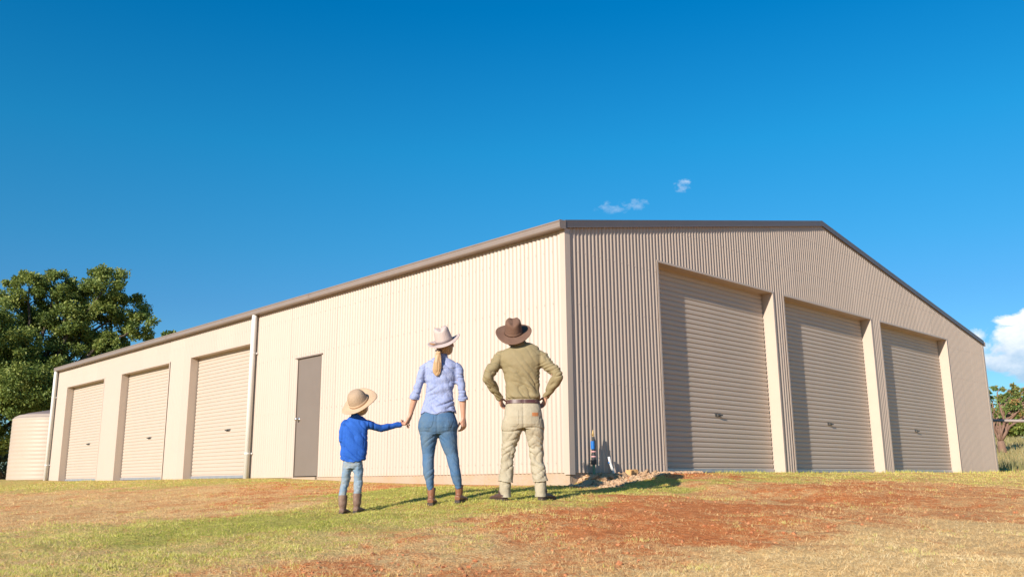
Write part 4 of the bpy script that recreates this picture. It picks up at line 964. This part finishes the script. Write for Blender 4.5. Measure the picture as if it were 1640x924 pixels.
# ---- woman: holds the child's hand with her left
WX0, WY0 = -2.69, -0.845
def woman():
    x, y = WX0, WY0; z = float(ground_z(x, y))+.004
    R = empty('person', (x, y, z), 'woman with blonde ponytail, pale hat, light blue shirt and skinny jeans', 'person', rz=PRZ)
    el, wl = (-.288, -.02, 1.055), (-.352, .055, .835); er, wr = (.160, -.015, 1.04), (.168, .035, .805)
    hr = Ry(-17) @ Rx(20); hc = tuple(Vector((-.020, .0, 1.548))-hr @ Vector((0, 0, .042))); hr = hr @ Rz(-14)
    bm = bmesh.new(); head(bm, hc, hr, .95)
    loft_add(bm, [(-.055, .0, 1.33, .060, .055), (-.05, .002, 1.385, .048, .050), (-.042, .006, 1.46, .046, .050)], 14)
    loft_add(bm, [(-.07, .0, .80, .125, .08), (-.065, .0, 1.02, .105, .065), (-.055, 0, 1.2, .115, .066), (-.05, 0, 1.31, .12, .058), (-.05, 0, 1.36, .055, .046)], 18, 2.2)
    for sh_, e, w_ in (((-.205, 0, 1.305), el, wl), ((.108, 0, 1.305), er, wr)):
        loft_add(bm, [(*sh_, .042, .042), (*e, .032, .033)], 12); ell(bm, e, .033, .033, .033, 10)
        loft_add(bm, [(*e, .033, .034), (*(Vector(e).lerp(Vector(w_), .35)), .034, .033), (*(Vector(e).lerp(Vector(w_), .75)), .025, .024), (*w_, .021, .018)], 14)
    hand(bm, wl, Vector((-.36, .12, -.85)), Vector((-.80, .25, .10)), 1, (1.0, 1.0, .6), 1.12, .03, .45)
    hand(bm, wr, Vector((.06, .10, -1)), Vector((-.6, .5, 0)), -1, (.45, .6, .4), 1.02)
    for s, kx, kz, fx in ((-1, -.162, .45, -.137), (1, .055, .45, .135)):
        loft_add(bm, [(-.07+s*.08, 0, .80, .07, .08), (-.06+s*.085, 0, .62, .06, .075), (kx, .01, kz, .038, .044), (fx, -.002, .16, .022, .026), (fx, 0, .10, .020, .022)], 14)
    body = remesh('body', bm, SKIN, R, .005, 1); face_bits(body, hc, hr, .95)
    bm = bmesh.new()
    loft_add(bm, [(-.070, .0, .830, .184, .142), (-.070, 0, .86, .180, .142), (-.068, 0, .94, .162, .126), (-.064, .0, 1.01, .146, .107), (-.060, 0, 1.08, .142, .102), (-.056, 0, 1.16, .148, .105), (-.052, -.002, 1.24, .158, .106), (-.049, -.002, 1.305, .170, .096), (-.048, 0, 1.345, .155, .082), (-.048, .0, 1.375, .112, .066), (-.047, 0, 1.395, .064, .058)], 26, 2.3)
    for sh_, sh2, e, w_, s in (((-.170, 0, 1.315), (-.215, -.003, 1.275), el, wl, -1), ((.075, 0, 1.315), (.118, -.003, 1.275), er, wr, 1)):
        E = Vector(e); Wv = Vector(w_)
        loft_add(bm, [(*sh_, .056, .058), (*sh2, .057, .062), (*Vector(sh2).lerp(E, .5), .048, .052), (*E, .045, .049)], 18); ell(bm, e, .046, .048, .046, 12)
        loft_add(bm, [(*E, .045, .048), (*E.lerp(Wv, .10), .048, .050), (*E.lerp(Wv, .13), .054, .055), (*E.lerp(Wv, .30), .055, .055), (*E.lerp(Wv, .31), .044, .044)], 18)
    def disp(P, Nn):
        tors = np.exp(-((P[:, 0]+.06)/.155)**6); lo = 1-sstep(.9, 1.3, P[:, 2]); d = np.zeros(len(P))
        Q = rotate_xz(P, math.radians(18)); d += -.017*crease(Q, (6, 6, 24), 23, 2.4)*tors*(.25+lo)
        Q = rotate_xz(P, math.radians(-38)); d += -.012*crease(Q, (8, 6, 22), 24, 2.4)*tors
        d += -.013*crease(P, (10, 9, 32), 25, 2.2)*(1-tors)
        d += -.003*np.exp(-((np.abs(P[:, 0]+.052)-.152)/.006)**2)*(P[:, 2] > 1.12)
        d += .004*np.exp(-((P[:, 2]-1.285)/.004)**2)*tors*(P[:, 1] < 0)
        Q = P+Nn*d[:, None]; k = np.clip((.95-P[:, 2])/.11, 0, 1)*tors
        Q[:, 2] += k*(.050*((P[:, 0]+.07)/.165)**2-.008); return Q
    sh = remesh('shirt', bm, BLUE_L, R, .005, 16, disp)
    bm = bmesh.new(); loft_add(bm, [(-.048, .0, 1.370, .072, .066), (-.047, -.004, 1.395, .062, .062), (-.046, -.004, 1.425, .057, .058), (-.046, -.004, 1.427, .050, .051), (-.047, 0, 1.37, .050, .05)], 22); obj('collar', bm, BLUE_L, sh, True)
    bm = bmesh.new()
    loft_add(bm, [(-.070, .0, .92, .130, .095), (-.072, 0, .88, .145, .105), (-.074, -.002, .83, .166, .120), (-.075, -.006, .77, .188, .134), (-.075, -.004, .72, .195, .130), (-.073, 0, .67, .185, .115), (-.071, 0, .645, .165, .10)], 28, 2.3)
    ell(bm, (-.158, -.040, .745), .076, .092, .12, 18); ell(bm, (.010, -.040, .745), .076, .092, .12, 18)
    loft_add(bm, [(-.158, -.005, .74, .104, .115), (-.160, 0, .66, .094, .105), (-.164, .006, .56, .078, .088), (-.166, .010, .46, .063, .069), (-.166, -.005, .36, .058, .066), (-.157, -.015, .28, .057, .064), (-.145, -.008, .18, .044, .047), (-.137, -.003, .125, .035, .039)], 22)
    loft_add(bm, [(.010, -.005, .74, .104, .115), (.014, 0, .66, .098, .105), (.036, .006, .56, .082, .088), (.060, .010, .46, .065, .069), (.082, -.005, .36, .058, .066), (.100, -.015, .27, .052, .062), (.118, -.008, .19, .044, .047), (.132, -.003, .135, .035, .039)], 22)
    def dispt(P, Nn):
        leg = 1-sstep(.60, .72, P[:, 2]); Q = P.copy(); Q[:, 2] = P[:, 2]+np.where(P[:, 0] > -.06, .9, -.7)*P[:, 0]; d = -.006*crease(Q, (9, 8, 20), 32, 2.4)*leg
        d += -.007*crease(P, (8, 8, 40), 33, 2)*np.exp(-((P[:, 2]-.17)/.07)**2)
        d += -.005*np.exp(-((P[:, 0]+.074)/.010)**2)*(P[:, 2] > .66)*(P[:, 1] < 0)
        d += -.003*np.exp(-((P[:, 2]-(.655+.10*np.abs(P[:, 0]+.074)))/.010)**2)*(P[:, 1] < 0)
        return P+Nn*d[:, None]
    jn = remesh('jeans', bm, JEAN_W, R, .0055, 2, dispt); t = bvh(jn)
    for a, b in ((-.232, -.108), (-.046, .078)):
        patch_on('back_pocket', t, [((a+b)/2-.018, (a+b)/2+.018, .705), (a+.022, b-.022, .715), (a+.012, b-.012, .735), (a+.004, b-.004, .77), (a, b, .815)], JEAN_W, jn, .004)
    shoe('boot', (-.137, -.038, -.02), (.06, 1), .25, .082, .075, LEATH_W, R, .170, .043)
    shoe('boot', (.116, -.034, .004), (.28, .95), .25, .082, .075, LEATH_W, R, .170, .043)
    bm = bmesh.new(); ell(bm, Vector(hc)+hr @ Vector((0, -.024, -.012)), .076, .086, .076, 20, hr)
    hb = Vector((-.068, -.095, 1.455))
    loft_add(bm, [(*(hb+Vector((.0, .04, .03))), .03, .03), (*hb, .026, .024), (hb.x-.002, hb.y-.024, 1.40, .035, .022), (hb.x-.006, hb.y-.028, 1.33, .044, .022), (hb.x-.014, hb.y-.022, 1.26, .046, .018), (hb.x-.014, hb.y-.018, 1.225, .038, .013), (hb.x-.018, hb.y-.016, 1.195, .022, .006)], 16)
    remesh('hair', bm, HAIR_W, R, .006, 2, lambda P, Nn: P+Nn*(-.009*crease(P, (48, 48, 5), 41, 1.5)[:, None]))
    bm = bmesh.new(); tube(bm, [(hb.x-.028, hb.y-.006, 1.447), (hb.x, hb.y-.034, 1.447), (hb.x+.028, hb.y-.006, 1.447)], .008, 8); obj('hair_tie', bm, BAND_M, R, True)
    ht = make_hat(R, Vector((-.020, .0, 1.548)), Ry(-17) @ Rx(20), HAT_W, HAT_W, BAND_W, .086, .100, .176, .195, .155, .030, .032, .006, .015, 4, False, .007)
    bm = bmesh.new(); loft_add(bm, [(-.080, -.075, .012, .004, .004), (-.105, -.085, .022, .010, .005), (-.125, -.08, .032, .009, .004), (-.145, -.07, .04, .002, .002)], 10); obj('feather', bm, FEATHER, ht, True)
woman()

# ---- child: right hand in the woman's
def child():
    x, y = -3.42, -.335; z = float(ground_z(x, y))-.002
    R = empty('person', (x, y, z), 'small child in wide sand hat, cobalt blue shirt and faded jeans', 'person', rz=PRZ)
    # where the held hand is, in this child's own frame
    c, s_ = math.cos(PRZ), math.sin(PRZ); Rh, Fh = Vector((c, s_, 0)), Vector((-s_, c, 0))
    Hw = Vector((WX0, WY0, float(ground_z(WX0, WY0))+.004))+Rh*-.385+Fh*.07+Vector((0, 0, .765)); q = Hw-Vector((x, y, z)); H = Vector((q.dot(Rh), q.dot(Fh), q.z))
    er = Vector((.255, H.y*.42, .786)); wr = H-(H-er).normalized()*.055
    el, wl = Vector((-.088, -.015, .68)), Vector((-.062, .07, .565))
    hr = Ry(-22) @ Rx(36); hc = tuple(Vector((.060, -.01, 1.030))-hr @ Vector((0, 0, .045))); hr = hr @ Rz(-10)
    bm = bmesh.new(); head(bm, hc, hr, .86)
    loft_add(bm, [(.025, .0, .86, .045, .042), (.03, .0, .90, .036, .036), (.035, .0, .96, .036, .038)], 12)
    loft_add(bm, [(.02, .0, .50, .075, .05), (.025, .0, .7, .085, .05), (.03, 0, .83, .08, .045), (.03, 0, .875, .04, .036)], 16, 2.2)
    for sh_, e, w_ in (((-.055, 0, .835), el, wl), ((.11, .0, .835), er, wr)):
        loft_add(bm, [(*sh_, .03, .03), (*e, .024, .024)], 10); ell(bm, e, .025, .025, .025, 10)
        loft_add(bm, [(*e, .025, .025), (*w_, .017, .015)], 10)
    dR = (H-er).normalized(); hand(bm, wr, dR+Vector((0, 0, -.05)), Vector((.1, .6, -.7)), 1, (.9, .9, .5), .86, .03, .45)
    hand(bm, wl, Vector((.25, .6, -.8)), Vector((.8, .2, 0)), 1, (.4, .5, .4), .66)
    for kx, fx in ((-.052, -.075), (.078, .068)):
        loft_add(bm, [(kx*.8+.006, 0, .50, .04, .045), (kx, .01, .30, .026, .03), (fx, .0, .14, .022, .024), (fx, 0, .10, .020, .022)], 12)
    body = remesh('body', bm, SKIN, R, .0048, 1); face_bits(body, hc, hr, .86)
    bm = bmesh.new()
    loft_add(bm, [(.020, .0, .470, .114, .088), (.020, 0, .49, .124, .092), (.022, 0, .56, .132, .096), (.026, .0, .64, .128, .092), (.030, 0, .72, .125, .086), (.032, 0, .79, .124, .082), (.032, 0, .845, .120, .072), (.032, 0, .880, .098, .060), (.032, .0, .905, .055, .050)], 24, 2.3)
    loft_add(bm, [(-.045, 0, .842, .044, .046), (-.075, -.002, .815, .044, .050), (-.090, -.008, .75, .038, .044), (*el, .036, .042), (*el.lerp(wl, .5), .034, .036), (*wl, .030, .030)], 16)
    sv = Vector((.14, .01, .825))
    loft_add(bm, [(.09, 0, .838, .046, .050), (*sv, .050, .052), (*sv.lerp(er, .5), .046, .048), (*er, .040, .042), (*er.lerp(wr, .35), .036, .038), (*er.lerp(wr, .8), .030, .031), (*er.lerp(wr, .86), .032, .032), (*er.lerp(wr, .98), .031, .031)], 16)
    def disp(P, Nn):
        d = np.zeros(len(P)); tors = np.exp(-((P[:, 0]-.025)/.125)**6)
        Q = rotate_xz(P, math.radians(-42)); d += -.016*crease(Q, (7, 7, 28), 51, 2.4)*tors
        d += -.010*crease(P, (24, 9, 12), 52, 2)*(1-tors)*(P[:, 0] > .1)-.006*crease(P, (12, 9, 30), 53, 1.8)*(P[:, 0] < -.05)
        d += -.006*np.exp(-((P[:, 0]+.062)/.006)**2)*(P[:, 2] > .56)*(P[:, 1] < .0)
        d += -.005*np.exp(-((P[:, 0]-.03)/.012)**2)*np.clip((.86-P[:, 2])*3, 0, 1)*(P[:, 2] > .74)
        Q = P+Nn*d[:, None]; k = np.clip((.55-P[:, 2])/.08, 0, 1); Q[:, 2] += k*(.022*((P[:, 0]-.02)/.11)**2-.006); return Q
    sh = remesh('shirt', bm, BLUE_D, R, .0045, 12, disp)
    bm = bmesh.new(); loft_add(bm, [(.032, .0, .885, .055, .05), (.033, -.002, .905, .046, .047), (.034, -.002, .925, .043, .045), (.034, -.002, .927, .038, .04), (.033, 0, .885, .038, .04)], 20); obj('collar', bm, BLUE_D, sh, True)
    bm = bmesh.new()
    loft_add(bm, [(.018, .0, .56, .085, .068), (.018, 0, .50, .098, .080), (.016, 0, .45, .102, .080), (.014, 0, .41, .09, .07)], 22, 2.3)
    loft_add(bm, [(-.034, 0, .47, .052, .070), (-.037, .0, .41, .053, .066), (-.046, .008, .33, .049, .055), (-.058, .010, .26, .046, .050), (-.068, .0, .20, .043, .046), (-.075, .0, .12, .041, .042)], 18)
    loft_add(bm, [(.066, 0, .47, .052, .070), (.070, .0, .41, .053, .066), (.073, .008, .33, .050, .055), (.072, .010, .26, .047, .050), (.068, .0, .20, .044, .046), (.066, .0, .12, .041, .042)], 18)
    jn = remesh('jeans', bm, JEAN_B, R, .005, 2, lambda P, Nn: P+Nn*(-.009*crease(P, (12, 10, 26), 61, 2)[:, None]-.005*crease(P, (20, 16, 40), 62, 2)[:, None]))
    shoe('boot', (-.072, -.035, -.015), (.25, 1), .175, .072, .058, LEATH_B, R, .185, .044, Vector((-.004, 0, 0)))
    shoe('boot', (.056, -.030, .0), (.32, .95), .175, .072, .058, LEATH_B, R, .185, .043)
    bm = bmesh.new(); ell(bm, Vector(hc)+hr @ Vector((0, -.020, -.012)), .068, .078, .066, 20, hr); obj('hair', bm, HAIR_W, R, True)
    make_hat(R, Vector((.060, -.01, 1.030)), Ry(-26) @ Rx(37), HAT_B, CROWN_B, HAT_B, .096, .102, .184, .188, .128, .008, .0, .022, .0, 5, True)
child()
